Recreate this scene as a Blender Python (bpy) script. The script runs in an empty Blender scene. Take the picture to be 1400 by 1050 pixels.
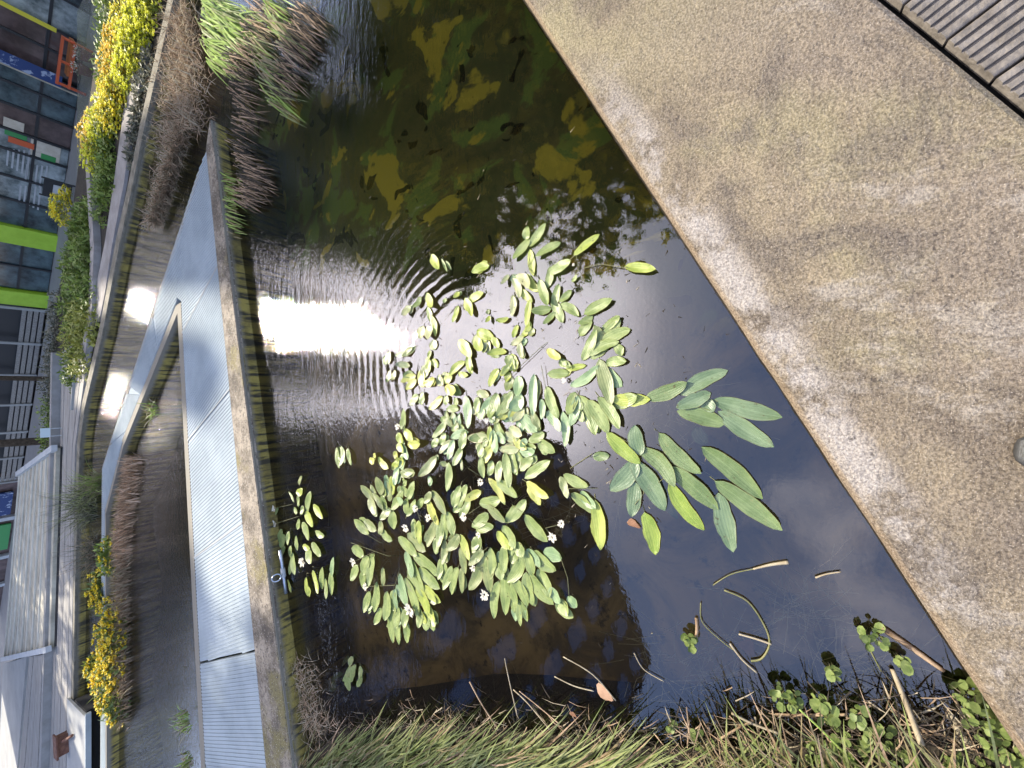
import bpy, math, random
from mathutils import Vector, Matrix, noise
random.seed(7)
D = bpy.data
col = bpy.context.scene.collection
sc = bpy.context.scene
R = math.radians

# ---------------------------------------------------------------- camera (phone held sideways, looking down over a pond edge)
TILT = 32.3                      # degrees away from straight down
S, C, F, ZC = math.sin(R(TILT)), math.cos(R(TILT)), 526.0, 1.62
cam_d = D.cameras.new('camera'); cam = D.objects.new('camera', cam_d); col.objects.link(cam)
cam_d.sensor_width = 36.0; cam_d.lens = F/1400*36; cam_d.clip_start = 0.02; cam_d.clip_end = 1200
right, up, back = Vector((0, -C, -S)), Vector((1, 0, 0)), Vector((0, -S, C))
m = Matrix.Identity(4)
for i in range(3):
    m[i][0], m[i][1], m[i][2] = right[i], up[i], back[i]
m[0][3], m[1][3], m[2][3] = 0, 0, ZC
cam.matrix_world = m
sc.camera = cam

# ---------------------------------------------------------------- sky, sun, exposure
SUN_EL, SUN_AZ = 35.0, 9.3       # azimuth clockwise from +Y
sun_dir = Vector((math.sin(R(SUN_AZ))*math.cos(R(SUN_EL)), math.cos(R(SUN_AZ))*math.cos(R(SUN_EL)), math.sin(R(SUN_EL))))
w = D.worlds.new('World'); sc.world = w; w.use_nodes = True
nt = w.node_tree; N = nt.nodes; L = nt.links; N.clear()
out = N.new('ShaderNodeOutputWorld'); bg = N.new('ShaderNodeBackground'); bg.inputs[1].default_value = 0.15
sky = N.new('ShaderNodeTexSky'); sky.sky_type = 'NISHITA'; sky.sun_disc = False
sky.sun_elevation = R(SUN_EL); sky.sun_rotation = R(SUN_AZ); sky.air_density = 1.0; sky.dust_density = 1.0
tc = N.new('ShaderNodeTexCoord')
dotn = N.new('ShaderNodeVectorMath'); dotn.operation = 'DOT_PRODUCT'
cd = Vector((math.sin(R(12))*math.cos(R(48)), math.cos(R(12))*math.cos(R(48)), math.sin(R(48))))
dotn.inputs[1].default_value = cd
L.new(tc.outputs['Generated'], dotn.inputs[0])
mr = N.new('ShaderNodeMapRange'); mr.interpolation_type = 'SMOOTHSTEP'
mr.inputs[1].default_value = 0.74; mr.inputs[2].default_value = 0.97
L.new(dotn.outputs['Value'], mr.inputs[0])
nz = N.new('ShaderNodeTexNoise'); nz.inputs['Scale'].default_value = 3.2; nz.inputs['Detail'].default_value = 7; nz.inputs['Roughness'].default_value = .55
L.new(tc.outputs['Generated'], nz.inputs[0])
mr2 = N.new('ShaderNodeMapRange'); mr2.interpolation_type = 'SMOOTHSTEP'
mr2.inputs[1].default_value = 0.50; mr2.inputs[2].default_value = 0.72; mr2.inputs[4].default_value = 0.55
L.new(nz.outputs[0], mr2.inputs[0])
mx = N.new('ShaderNodeMath'); mx.operation = 'MAXIMUM'
L.new(mr.outputs[0], mx.inputs[0]); L.new(mr2.outputs[0], mx.inputs[1])
mixc = N.new('ShaderNodeMix'); mixc.data_type = 'RGBA'
mixc.inputs[7].default_value = (8.4, 8.0, 8.8, 1)
L.new(mx.outputs[0], mixc.inputs[0]); hz = N.new('ShaderNodeMix'); hz.data_type = 'RGBA'; hz.inputs[0].default_value = .58; hz.inputs[7].default_value = (2.3, 3.1, 5.7, 1)
L.new(sky.outputs[0], hz.inputs[6]); L.new(hz.outputs[2], mixc.inputs[6])
# bright thin cloud round the sun
dot2 = N.new('ShaderNodeVectorMath'); dot2.operation = 'DOT_PRODUCT'
cd2 = Vector((math.sin(R(10))*math.cos(R(52)), math.cos(R(10))*math.cos(R(52)), math.sin(R(52))))
dot2.inputs[1].default_value = cd2; L.new(tc.outputs['Generated'], dot2.inputs[0])
mr3 = N.new('ShaderNodeMapRange'); mr3.interpolation_type = 'SMOOTHSTEP'; mr3.inputs[1].default_value = .88; mr3.inputs[2].default_value = .99
L.new(dot2.outputs['Value'], mr3.inputs[0])
mulc = N.new('ShaderNodeMath'); mulc.operation = 'MULTIPLY'; L.new(mr3.outputs[0], mulc.inputs[0])
mr4 = N.new('ShaderNodeMapRange'); mr4.inputs[1].default_value = .35; mr4.inputs[2].default_value = .65; mr4.inputs[3].default_value = .55; L.new(nz.outputs[0], mr4.inputs[0])
L.new(mr4.outputs[0], mulc.inputs[1])
mixd = N.new('ShaderNodeMix'); mixd.data_type = 'RGBA'; mixd.inputs[7].default_value = (24, 22.5, 24, 1)
L.new(mulc.outputs[0], mixd.inputs[0]); L.new(mixc.outputs[2], mixd.inputs[6])
L.new(mixd.outputs[2], bg.inputs[0]); L.new(bg.outputs[0], out.inputs[0])
sl = D.lights.new('sun', 'SUN'); sl.energy = 3.9; sl.angle = R(0.5); sl.color = (1, .92, .78)
so = D.objects.new('sun', sl); col.objects.link(so); so.rotation_euler = sun_dir.to_track_quat('Z', 'Y').to_euler()
sc.view_settings.view_transform = 'Standard'; sc.view_settings.look = 'None'
sc.view_settings.gamma = 1; sc.view_settings.exposure = 1.15
sc.cycles.max_bounces = 8; sc.cycles.transparent_max_bounces = 12
sc.cycles.caustics_reflective = False; sc.cycles.caustics_refractive = False
sc.cycles.use_denoising = True; sc.cycles.sample_clamp_indirect = 6

# ---------------------------------------------------------------- helpers
def at(x, y, z=0.0):
    """photograph pixel (1400 wide) on the level plane z -> world point"""
    dx, dy = x-700, y-525
    r = Vector((-dy, S*F-C*dx, -C*F-S*dx)); t = (z-ZC)/r.z
    return Vector((r.x*t, r.y*t, z))
def zof(Y, px):
    """height at forward distance Y that shows at pixel column px"""
    k = (px-700)/F
    return ZC + Y*(k*S+C)/(k*C-S)

class MB:
    def __init__(s): s.v = []; s.f = []; s.uv = {}; s.mi = []
    def quad(s, a, b, c, d, mi=0):
        n = len(s.v); s.v += [tuple(a), tuple(b), tuple(c), tuple(d)]; s.f.append((n, n+1, n+2, n+3)); s.mi.append(mi)
    def tri(s, a, b, c, mi=0):
        n = len(s.v); s.v += [tuple(a), tuple(b), tuple(c)]; s.f.append((n, n+1, n+2)); s.mi.append(mi)
    def prism(s, pts, z0, z1, bot=True, mi=0):
        """pts: (x,y) list, counter clockwise; z1 may be a list"""
        area = sum(pts[i][0]*pts[(i+1) % len(pts)][1]-pts[(i+1) % len(pts)][0]*pts[i][1] for i in range(len(pts)))
        if area < 0: pts = pts[::-1]
        n = len(s.v); k = len(pts)
        s.v += [(p[0], p[1], z0) for p in pts]+[(p[0], p[1], z1) for p in pts]
        for i in range(k):
            j = (i+1) % k; s.f.append((n+i, n+j, n+k+j, n+k+i)); s.mi.append(mi)
        s.f.append(tuple(n+k+i for i in range(k))); s.mi.append(mi)
        if bot: s.f.append(tuple(n+i for i in reversed(range(k)))); s.mi.append(mi)
    def box(s, c, d, rz=0, mi=0):
        """centre c, full sizes d, turned by rz"""
        ca, sa = math.cos(rz), math.sin(rz); n = len(s.v)
        for dz in (-1, 1):
            for dx, dy in ((-1, -1), (1, -1), (1, 1), (-1, 1)):
                x, y = dx*d[0]/2, dy*d[1]/2
                s.v.append((c[0]+x*ca-y*sa, c[1]+x*sa+y*ca, c[2]+dz*d[2]/2))
        for f in ((0, 3, 2, 1), (4, 5, 6, 7), (0, 1, 5, 4), (1, 2, 6, 5), (2, 3, 7, 6), (3, 0, 4, 7)):
            s.f.append(tuple(n+i for i in f)); s.mi.append(mi)
    def beam(s, a, b, wd, h, mi=0):
        """rectangular bar from a to b, width wd (level), height h"""
        a = Vector(a); b = Vector(b); t = (b-a).normalized()
        sd = t.cross(Vector((0, 0, 1)))
        if sd.length < 1e-3: sd = Vector((1, 0, 0))
        sd.normalize(); u = sd.cross(t).normalized(); n = len(s.v)
        for p in (a, b):
            for i, j in ((-1, -1), (1, -1), (1, 1), (-1, 1)):
                s.v.append(tuple(p+sd*(i*wd/2)+u*(j*h/2)))
        for f in ((0, 1, 2, 3), (7, 6, 5, 4), (0, 4, 5, 1), (1, 5, 6, 2), (2, 6, 7, 3), (3, 7, 4, 0)):
            s.f.append(tuple(n+i for i in f)); s.mi.append(mi)
    def tube(s, pts, rad, k=6, cap=True, mi=0):
        pts = [Vector(p) for p in pts]
        if not isinstance(rad, (list, tuple)): rad = [rad]*len(pts)
        n0 = len(s.v)
        for i, p in enumerate(pts):
            t = (pts[min(i+1, len(pts)-1)]-pts[max(i-1, 0)]).normalized()
            a = t.cross(Vector((0.31, 0.17, 1)))
            if a.length < 1e-3: a = t.cross(Vector((1, 0, 0)))
            a.normalize(); b = t.cross(a)
            for q in range(k):
                an = 2*math.pi*q/k; s.v.append(tuple(p+(a*math.cos(an)+b*math.sin(an))*rad[i]))
        for i in range(len(pts)-1):
            for q in range(k):
                r = (q+1) % k; s.f.append((n0+i*k+q, n0+i*k+r, n0+(i+1)*k+r, n0+(i+1)*k+q)); s.mi.append(mi)
        if cap:
            s.f.append(tuple(n0+q for q in reversed(range(k)))); s.mi.append(mi)
            s.f.append(tuple(n0+(len(pts)-1)*k+q for q in range(k))); s.mi.append(mi)
    def blade(s, p, d, ln, wd, droop=0.5, n=4, mi=0, side=None):
        """grass blade: base p, direction d, length, width, bending down"""
        p = Vector(p); d = Vector(d).normalized()
        sd = d.cross(Vector((random.uniform(-.4, .4), random.uniform(-.4, .4), 1)))
        if sd.length < .05: sd = Vector((random.uniform(-1, 1), random.uniform(-1, 1), 0))
        sd.normalize(); n0 = len(s.v); q = p.copy(); dd = d.copy()
        for i in range(n+1):
            t = i/n; ww = wd*(1-t**2.2)*.5+.0002
            s.v += [tuple(q-sd*ww), tuple(q+sd*ww)]
            q = q+dd*(ln/n); dd = (dd+Vector((0, 0, -droop/n))).normalized()
        for i in range(n):
            s.f.append((n0+2*i, n0+2*i+1, n0+2*i+3, n0+2*i+2)); s.mi.append(mi)
    def build(s, name, mat, parent=None, smooth=False, uv=None, loc=None):
        me = D.meshes.new(name); me.from_pydata(s.v, [], s.f)
        for mm in (mat if isinstance(mat, (list, tuple)) else [mat]): me.materials.append(mm)
        if isinstance(mat, (list, tuple)): me.polygons.foreach_set('material_index', s.mi)
        if smooth: me.polygons.foreach_set('use_smooth', [True]*len(me.polygons))
        if uv:
            ul = me.uv_layers.new(name='UVMap')
            for lp in me.loops: ul.data[lp.index].uv = uv[lp.vertex_index]
        me.update()
        o = D.objects.new(name, me); col.objects.link(o)
        if parent is not None:
            o.parent = parent; o.matrix_parent_inverse = Matrix.Translation(-Vector(parent.location))
        return o
def tag(o, label=None, cat=None, group=None, kind=None):
    if label: o['label'] = label
    if cat: o['category'] = cat
    if group: o['group'] = group
    if kind: o['kind'] = kind
    return o
def empty(name, loc, label, cat, group=None):
    o = D.objects.new(name, None); col.objects.link(o); o.location = loc; o.empty_display_size = .1
    return tag(o, label, cat, group)

# ---------------------------------------------------------------- materials
def mat(name, c1, c2=None, scale=10, rough=.7, bump=0, bscale=None, metallic=0, spec=.5, detail=6, stretch=(1, 1, 1), lo=.35, hi=.65):
    m_ = D.materials.new(name); m_.use_nodes = True; t = m_.node_tree; n = t.nodes; b = n['Principled BSDF']
    b.inputs['Roughness'].default_value = rough; b.inputs['Metallic'].default_value = metallic
    b.inputs['Specular IOR Level'].default_value = spec
    if c2 is None:
        b.inputs['Base Color'].default_value = (*c1, 1)
    tcn = n.new('ShaderNodeTexCoord'); mp = n.new('ShaderNodeMapping'); mp.inputs['Scale'].default_value = stretch
    t.links.new(tcn.outputs['Object'], mp.inputs[0])
    if c2 is not None:
        ns = n.new('ShaderNodeTexNoise'); ns.inputs['Scale'].default_value = scale; ns.inputs['Detail'].default_value = detail
        ns.inputs['Roughness'].default_value = .65
        t.links.new(mp.outputs[0], ns.inputs[0])
        r = n.new('ShaderNodeMapRange'); r.inputs[1].default_value = lo; r.inputs[2].default_value = hi
        t.links.new(ns.outputs[0], r.inputs[0])
        x = n.new('ShaderNodeMix'); x.data_type = 'RGBA'; x.inputs[6].default_value = (*c1, 1); x.inputs[7].default_value = (*c2, 1)
        t.links.new(r.outputs[0], x.inputs[0]); t.links.new(x.outputs[2], b.inputs['Base Color'])
    if bump:
        bn = n.new('ShaderNodeTexNoise'); bn.inputs['Scale'].default_value = bscale or scale*3; bn.inputs['Detail'].default_value = 5
        t.links.new(mp.outputs[0], bn.inputs[0])
        bu = n.new('ShaderNodeBump'); bu.inputs['Strength'].default_value = bump; bu.inputs['Distance'].default_value = .01
        t.links.new(bn.outputs[0], bu.inputs['Height']); t.links.new(bu.outputs[0], b.inputs['Normal'])
    return m_

class NG:   # tiny node-graph helper
    def __init__(s, m_): s.t = m_.node_tree; s.n = s.t.nodes; s.l = s.t.links; s.b = s.n['Principled BSDF']; s.tc = s.n.new('ShaderNodeTexCoord')
    def noise(s, scale, detail=5, rough=.6, vec=None, dist=0):
        x = s.n.new('ShaderNodeTexNoise'); x.inputs['Scale'].default_value = scale; x.inputs['Detail'].default_value = detail
        x.inputs['Roughness'].default_value = rough; x.inputs['Distortion'].default_value = dist
        s.l.new(vec or s.tc.outputs['Object'], x.inputs[0]); return x.outputs[0]
    def rng(s, v, a, b, c=0., d=1., smooth=True):
        x = s.n.new('ShaderNodeMapRange'); x.interpolation_type = 'SMOOTHSTEP' if smooth else 'LINEAR'
        for i, q in enumerate((a, b, c, d)): x.inputs[i+1].default_value = q
        s.l.new(v, x.inputs[0]); return x.outputs[0]
    def mix(s, f, a, b):
        x = s.n.new('ShaderNodeMix'); x.data_type = 'RGBA'
        for i, q in ((0, f), (6, a), (7, b)):
            if isinstance(q, (tuple, list)): x.inputs[i].default_value = (*q, 1)
            elif isinstance(q, (int, float)): x.inputs[i].default_value = q
            else: s.l.new(q, x.inputs[i])
        return x.outputs[2]
    def math(s, op, a, b=None):
        x = s.n.new('ShaderNodeMath'); x.operation = op
        for i, q in ((0, a), (1, b)):
            if q is None: continue
            if isinstance(q, (int, float)): x.inputs[i].default_value = q
            else: s.l.new(q, x.inputs[i])
        return x.outputs[0]
    def mapping(s, sc_=(1, 1, 1), rot=(0, 0, 0), src='Object'):
        x = s.n.new('ShaderNodeMapping'); x.inputs['Scale'].default_value = sc_; x.inputs['Rotation'].default_value = rot
        s.l.new(s.tc.outputs[src], x.inputs[0]); return x.outputs[0]
    def xyz(s, src='Object', vec=None):
        x = s.n.new('ShaderNodeSeparateXYZ'); s.l.new(vec or s.tc.outputs[src], x.inputs[0]); return x.outputs
    def bump(s, h, st, dist=.01, prev=None):
        x = s.n.new('ShaderNodeBump'); x.inputs['Strength'].default_value = st; x.inputs['Distance'].default_value = dist
        s.l.new(h, x.inputs['Height'])
        if prev: s.l.new(prev, x.inputs['Normal'])
        return x.outputs[0]

def newmat(name):
    m_ = D.materials.new(name); m_.use_nodes = True; return m_, NG(m_)

# weathered ledge concrete
M_ledge, g = newmat('ledge_concrete')
sx = g.xyz()
_e0 = at(718, 0, .12); _e1 = at(1400, 1035, .12); _d = (_e1-_e0).normalized(); _n = Vector((-_d.y, _d.x, 0)); _n = _n if _n.y < 0 else -_n
dist = g.math('SUBTRACT', g.math('ADD', g.math('MULTIPLY', sx[0], _n.x), g.math('MULTIPLY', sx[1], _n.y)), _e0.x*_n.x+_e0.y*_n.y)
along = g.math('SUBTRACT', g.math('ADD', g.math('MULTIPLY', sx[0], _d.x), g.math('MULTIPLY', sx[1], _d.y)), _e0.x*_d.x+_e0.y*_d.y)
base = g.mix(g.rng(g.noise(2.6, 8, .68, dist=.6), .38, .62), (0.118, 0.083, 0.048), (0.290, 0.222, 0.128))
base = g.mix(g.rng(g.noise(1.3, 5, .6, dist=.5), .46, .62, 0, .6), base, (0.225, 0.172, 0.128))
ym = g.math('MULTIPLY', g.rng(along, .0, 1.25, 1, 0), g.rng(g.noise(2.6, 6, .6), .34, .56))
ym = g.math('MAXIMUM', ym, g.rng(g.noise(1.9, 6, .65), .55, .70, 0, .65))
base = g.mix(ym, base, (.330, .278, .130))
base = g.mix(g.rng(g.noise(3.6, 8, .72, dist=1), .49, .66, 0, .72), base, (0.081, 0.060, 0.047))
wm = g.math('MULTIPLY', g.rng(g.math('ABSOLUTE', g.math('SUBTRACT', dist, .06)), .01, .10, 1, 0), g.rng(g.noise(6, 6, .7), .40, .56))
wm = g.math('MULTIPLY', wm, g.rng(along, .4, 1.0))
base = g.mix(wm, base, (0.468, 0.416, 0.364))
base = g.mix(g.rng(dist, .004, .022, .8, 0), base, (0.221, 0.143, 0.078))
base = g.mix(g.rng(g.noise(3.4, 8, .75, vec=g.mapping((1.7, .8, 1), (0, 0, .5))), .54, .66, 0, .75), base, (0.403, 0.351, 0.286))
grain = g.noise(135, 6, .80)
base = g.mix(g.rng(grain, .37, .63), g.mix(.60, base, (0.034, 0.023, 0.016)), g.mix(.20, base, (0.676, 0.585, 0.442)))
grain2 = g.noise(260, 3, .7)
base = g.mix(g.rng(grain2, .60, .70, 0, .8), base, (0.650, 0.559, 0.442))
base = g.mix(g.rng(g.noise(40, 5, .75), .60, .68, 0, .8), base, (0.052, 0.039, 0.031))
base = g.mix(g.rng(g.noise(11, 5, .6), .66, .74, 0, .45), base, (0.046, 0.039, 0.029))
g.l.new(base, g.b.inputs['Base Color']); g.b.inputs['Roughness'].default_value = .88
b1 = g.bump(grain, .9, .006); b2 = g.bump(g.noise(30, 5, .6), .6, .012, b1); g.l.new(b2, g.b.inputs['Normal'])

M_conc = mat('damp_concrete', (.14, .125, .085), (.27, .24, .18), 9, .85, .6, 90)
M_wallmoss, g = newmat('mossy_concrete')
sx = g.xyz()
v = g.mapping((9, 9, 1.2))
cc = g.mix(g.rng(g.noise(3, 6, .65), .35, .62), (.13, .10, .03), (.40, .31, .07))
cc = g.mix(g.rng(g.noise(2.5, 5, .6, vec=v), .45, .6), cc, (.05, .042, .022))
cc = g.mix(g.rng(g.math('ADD', sx[2], g.math('MULTIPLY', g.noise(25), .05)), .075, .13), cc, (.24, .215, .165))
g.l.new(cc, g.b.inputs['Base Color']); g.b.inputs['Roughness'].default_value = .8
g.l.new(g.bump(g.noise(60, 5, .7), .7, .01), g.b.inputs['Normal'])
M_walltop, g = newmat('walkway_concrete')
cc = g.mix(g.rng(g.noise(6, 7, .7), .35, .65), (.105, .082, .055), (.36, .30, .22))
cc = g.mix(g.rng(g.noise(2.2, 4, .6), .52, .66), cc, (.20, .165, .06))
cc = g.mix(g.rng(g.noise(38, 6, .75), .50, .66), cc, (.07, .055, .04))
cc = g.mix(g.rng(g.noise(90, 4, .7), .57, .68), cc, (.55, .50, .42))
g.l.new(cc, g.b.inputs['Base Color']); g.b.inputs['Roughness'].default_value = .85
g.l.new(g.bump(g.noise(80, 5, .7), .7, .01), g.b.inputs['Normal'])

M_grate, g = newmat('galvanised_grating')
cc = g.mix(g.rng(g.noise(2.0, 4, .6), .35, .65), (.285, .33, .345), (.37, .42, .435))
cc = g.mix(g.rng(g.noise(40, 4, .7), .62, .78), cc, (.22, .23, .22))
g.l.new(cc, g.b.inputs['Base Color']); g.b.inputs['Roughness'].default_value = .85; g.b.inputs['Metallic'].default_value = 0
M_metal = mat('pipe_metal', (.35, .40, .46), (.55, .58, .62), 30, .3, metallic=.8)
M_dark = mat('dark_gap', (.012, .012, .012), rough=.9)
M_deck = mat('grey_deck_timber', (.115, .098, .080), (.215, .188, .158), 25, .8, .5, 60)
M_plank = mat('weathered_planks', (.23, .21, .18), (.37, .35, .31), 6, .8, .3, 50, stretch=(.4, 4, 4))
M_batten = mat('battens', (.30, .27, .20), (.58, .53, .40), 2.2, .75, .3, 40)
M_batten2 = mat('batten_edge', (.55, .52, .42), (.65, .62, .52), 2.2, .7)
M_white = mat('white_paint', (.42, .44, .44), (.52, .54, .54), 4, .6)
M_path = mat('path_gravel', (.25, .225, .20), (.37, .34, .31), 5, .9, .3, 70)
M_plaza = mat('plaza_paving', (.30, .275, .24), (.36, .33, .28), 1.2, .8)
M_black = mat('black_frame', (.018, .02, .022), rough=.4)
M_lime = mat('lime_panel', (.36, .58, .03), (.44, .68, .05), 3, .45)
M_yellow = mat('yellow_panel', (.70, .62, .04), rough=.5)
M_brick = mat('brown_brick', (.055, .036, .020), (.10, .068, .036), 1.6, .85)
M_render = mat('pale_render', (.30, .30, .28), (.40, .40, .37), 1.5, .8)
M_render2 = mat('olive_render', (.10, .105, .075), (.16, .165, .12), 1.5, .8)
M_orange = mat('orange_steel', (.62, .11, .03), rough=.45)
M_red = mat('dark_red_glaze', (.12, .02, .02), rough=.4)
M_blue = mat('blue_banner', (.02, .05, .17), (.35, .42, .55), 3.2, .6, lo=.55, hi=.6)
M_rust = mat('rusty_iron', (.10, .04, .025), (.22, .10, .06), 20, .8, .4)
M_bark = mat('bark', (.06, .045, .03), (.13, .10, .07), 12, .9, .6)
M_soil = mat('dark_soil', (.018, .014, .009), (.05, .038, .022), 18, .95, .8, 60)
M_rubber = mat('black_rubber', (.022, .022, .023), (.05, .05, .05), 60, .55, .3, 90)
def glass(name, c):
    m_ = mat(name, c, rough=.06, spec=.9); return m_
M_glass = mat('dark_glass', (.02, .03, .035), (.12, .18, .19), 1.8, .08, spec=.9); M_glass2 = mat('pale_glass', (.07, .10, .10), (.48, .54, .53), 1.6, .08, spec=.9); M_glass3 = mat('brown_glass', (.05, .035, .03), (.17, .12, .11), 1.2, .08, spec=.9)
M_green = mat('green_signboard', (.05, .30, .08), rough=.5)

def leafmat(name, ca, cb, scale=8, rough=.45, trans=.25, spec=.22, lo=.35, hi=.65):
    m_ = mat(name, ca, cb, scale, rough, spec=spec, lo=lo, hi=hi)
    t = m_.node_tree; n = t.nodes; b = n['Principled BSDF']; o = n['Material Output']
    tr = n.new('ShaderNodeBsdfTranslucent'); mxs = n.new('ShaderNodeMixShader'); mxs.inputs[0].default_value = trans
    src = b.inputs['Base Color'].links[0].from_socket if b.inputs['Base Color'].links else None
    if src: t.links.new(src, tr.inputs[0])
    else: tr.inputs[0].default_value = b.inputs['Base Color'].default_value
    t.links.new(b.outputs[0], mxs.inputs[1]); t.links.new(tr.outputs[0], mxs.inputs[2]); t.links.new(mxs.outputs[0], o.inputs[0])
    return m_
M_grassA = leafmat('grass_green', (.15, .18, .06), (.36, .38, .17), 14)
M_grassB = leafmat('grass_straw', (.22, .17, .08), (.36, .30, .16), 20)
M_grassC = leafmat('grass_lime', (.22, .33, .06), (.42, .55, .14), 9)
M_dead = leafmat('dead_reed', (.19, .125, .07), (.52, .38, .25), 16, .8, .15)
M_dead2 = leafmat('pale_straw', (.30, .24, .15), (.46, .40, .28), 20, .8, .15)
M_cress = leafmat('cress_leaf', (.10, .15, .035), (.26, .31, .10), 40)
M_hedge = leafmat('shrub_leaf', (.10, .16, .03), (.30, .38, .09), 5)
M_hedgeY = leafmat('yellowing_shrub_leaf', (.18, .22, .04), (.42, .42, .10), 5)
M_hedgeD = leafmat('grey_shrub_leaf', (.10, .11, .07), (.22, .21, .15), 6)
M_petalY = leafmat('yellow_petal', (.75, .55, .02), (.85, .72, .05), 40, .6, .2)
M_petalL = leafmat('lemon_petal', (.85, .85, .04), (.92, .90, .15), 30, .6, .2)
M_petalO = leafmat('orange_petal', (.92, .62, .08), (.94, .78, .16), 30, .6, .2)
M_petalW = leafmat('white_petal', (.72, .66, .48), (.86, .80, .66), 60, .6, .2)
M_stalk = leafmat('stalk', (.16, .17, .07), (.28, .26, .12), 20)
M_rotleaf = leafmat('brown_leaf', (.16, .075, .04), (.30, .16, .09), 20, .6, .1)
M_treeG = leafmat('tree_leaf', (.07, .12, .02), (.24, .34, .06), .9, .6, .5, lo=.42, hi=.58)
M_treeY = leafmat('autumn_leaf', (.10, .16, .02), (.75, .58, .05), .8, .6, .5, lo=.50, hi=.54)

def lilymat(name, ca, cb, edge):
    m_, g = newmat(name)
    u = g.xyz('UV')
    cc = g.mix(g.rng(g.noise(14, 5, .65), .36, .64), ca, cb)
    # long parallel veins
    wv = g.math('ABSOLUTE', g.math('SINE', g.math('MULTIPLY', u[0], 19)))
    cc = g.mix(g.rng(wv, .0, .35, .32, 0.), cc, tuple(q*.72 for q in ca))
    mid = g.math('ABSOLUTE', g.math('SUBTRACT', u[0], .5))
    cc = g.mix(g.rng(mid, 0, .035, .55, 0.), cc, tuple(min(1, q*1.35) for q in cb))
    cc = g.mix(g.rng(g.noise(38, 5, .7), .62, .70, 0, .85), cc, (.075, .055, .02))
    cc = g.mix(g.rng(g.noise(22, 4, .7), .60, .78, 0, .8), cc, edge)
    cc = g.mix(g.rng(g.math('ABSOLUTE', g.math('SUBTRACT', u[0], .5)), .42, .5, 0, .55), cc, edge)
    g.l.new(cc, g.b.inputs['Base Color']); g.b.inputs['Roughness'].default_value = .38; g.b.inputs['Specular IOR Level'].default_value = .5
    bb = g.bump(wv, .25, .002); g.l.new(g.bump(g.noise(60, 4), .35, .004, bb), g.b.inputs['Normal'])
    tr = g.n.new('ShaderNodeBsdfTranslucent'); g.l.new(cc, tr.inputs[0])
    ms = g.n.new('ShaderNodeMixShader'); ms.inputs[0].default_value = .12
    g.l.new(g.b.outputs[0], ms.inputs[1]); g.l.new(tr.outputs[0], ms.inputs[2]); g.l.new(ms.outputs[0], g.n['Material Output'].inputs[0])
    return m_
LM = {
 'g': lilymat('pad_green', (0.172, 0.229, 0.070), (0.273, 0.330, 0.114), (0.293, 0.293, 0.090)),
 'p': lilymat('pad_bluegreen', (0.186, 0.276, 0.124), (0.265, 0.361, 0.174), (0.338, 0.361, 0.180)),
 'l': lilymat('pad_lime', (0.264, 0.326, 0.062), (0.378, 0.422, 0.097), (0.406, 0.383, 0.068)),
 'y': lilymat('pad_yellow', (0.334, 0.370, 0.079), (0.458, 0.458, 0.132), (0.507, 0.371, 0.068)),
 'o': lilymat('pad_olive', (0.167, 0.207, 0.074), (0.255, 0.286, 0.114), (0.248, 0.180, 0.090)),
 'k': lilymat('pad_pale', (0.299, 0.343, 0.158), (0.405, 0.405, 0.208), (0.451, 0.293, 0.180)),
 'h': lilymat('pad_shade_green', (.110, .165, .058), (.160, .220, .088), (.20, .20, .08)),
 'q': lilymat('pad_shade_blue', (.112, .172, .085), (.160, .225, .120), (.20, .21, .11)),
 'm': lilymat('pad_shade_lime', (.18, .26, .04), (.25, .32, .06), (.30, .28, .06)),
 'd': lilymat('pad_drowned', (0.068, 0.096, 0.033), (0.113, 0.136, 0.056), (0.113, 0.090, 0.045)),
}

# ---------------------------------------------------------------- water and pond bed
M_water = D.materials.new('pond_water'); M_water.use_nodes = True
g = NG(M_water); g.n.remove(g.b)
P = g.xyz()
far = g.rng(P[1], 1.1, 3.4)
v1 = g.mapping((1, 1, 1), (0, 0, R(12)))
fine = g.noise(30, 3, .55, vec=g.mapping((.62, 1.5, 1), (0, 0, R(9))))
mid_ = g.noise(10, 3, .5, vec=g.mapping((.45, 1.7, 1), (0, 0, R(-6))))
broad = g.noise(1.3, 2, .5)
# ring ripples spreading from a point among the leaves
cx, cy = .10, 1.30
vx = g.math('SUBTRACT', P[0], cx); vy = g.math('SUBTRACT', P[1], cy)
rr = g.math('SQRT', g.math('ADD', g.math('MULTIPLY', vx, vx), g.math('MULTIPLY', vy, vy)))
rr = g.math('ADD', rr, g.math('MULTIPLY', g.noise(3.5, 3, .5), .10))
ring = g.math('SINE', g.math('MULTIPLY', rr, 95))
ringm = g.math('MULTIPLY', g.rng(rr, .20, .55), g.rng(rr, .7, 1.5, 1, 0))
ringm = g.math('MULTIPLY', ringm, g.rng(P[1], 1.15, 1.7))
ringm = g.math('MULTIPLY', ringm, g.rng(P[0], -.45, .15))
h = g.math('MULTIPLY', ring, g.math('MULTIPLY', ringm, .0007))
h = g.math('ADD', h, g.math('MULTIPLY', g.math('MULTIPLY', fine, far), g.rng(P[1], 4.4, 6.2, .0019, .017)))
h = g.math('ADD', h, g.math('MULTIPLY', g.math('MULTIPLY', g.noise(70, 2, .5, vec=g.mapping((.6, 1.3, 1))), g.rng(P[1], 1.3, 2.6)), .0012))
h = g.math('ADD', h, g.math('MULTIPLY', g.math('MULTIPLY', mid_, g.rng(P[1], .8, 3.0, .05, 1)), .0037))
h = g.math('ADD', h, g.math('MULTIPLY', broad, .004))
h = g.math('ADD', h, g.math('MULTIPLY', g.noise(60, 2, .5), .00009))
bn = g.n.new('ShaderNodeBump'); bn.inputs['Strength'].default_value = 1; bn.inputs['Distance'].default_value = 1.0
g.l.new(h, bn.inputs['Height'])
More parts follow.
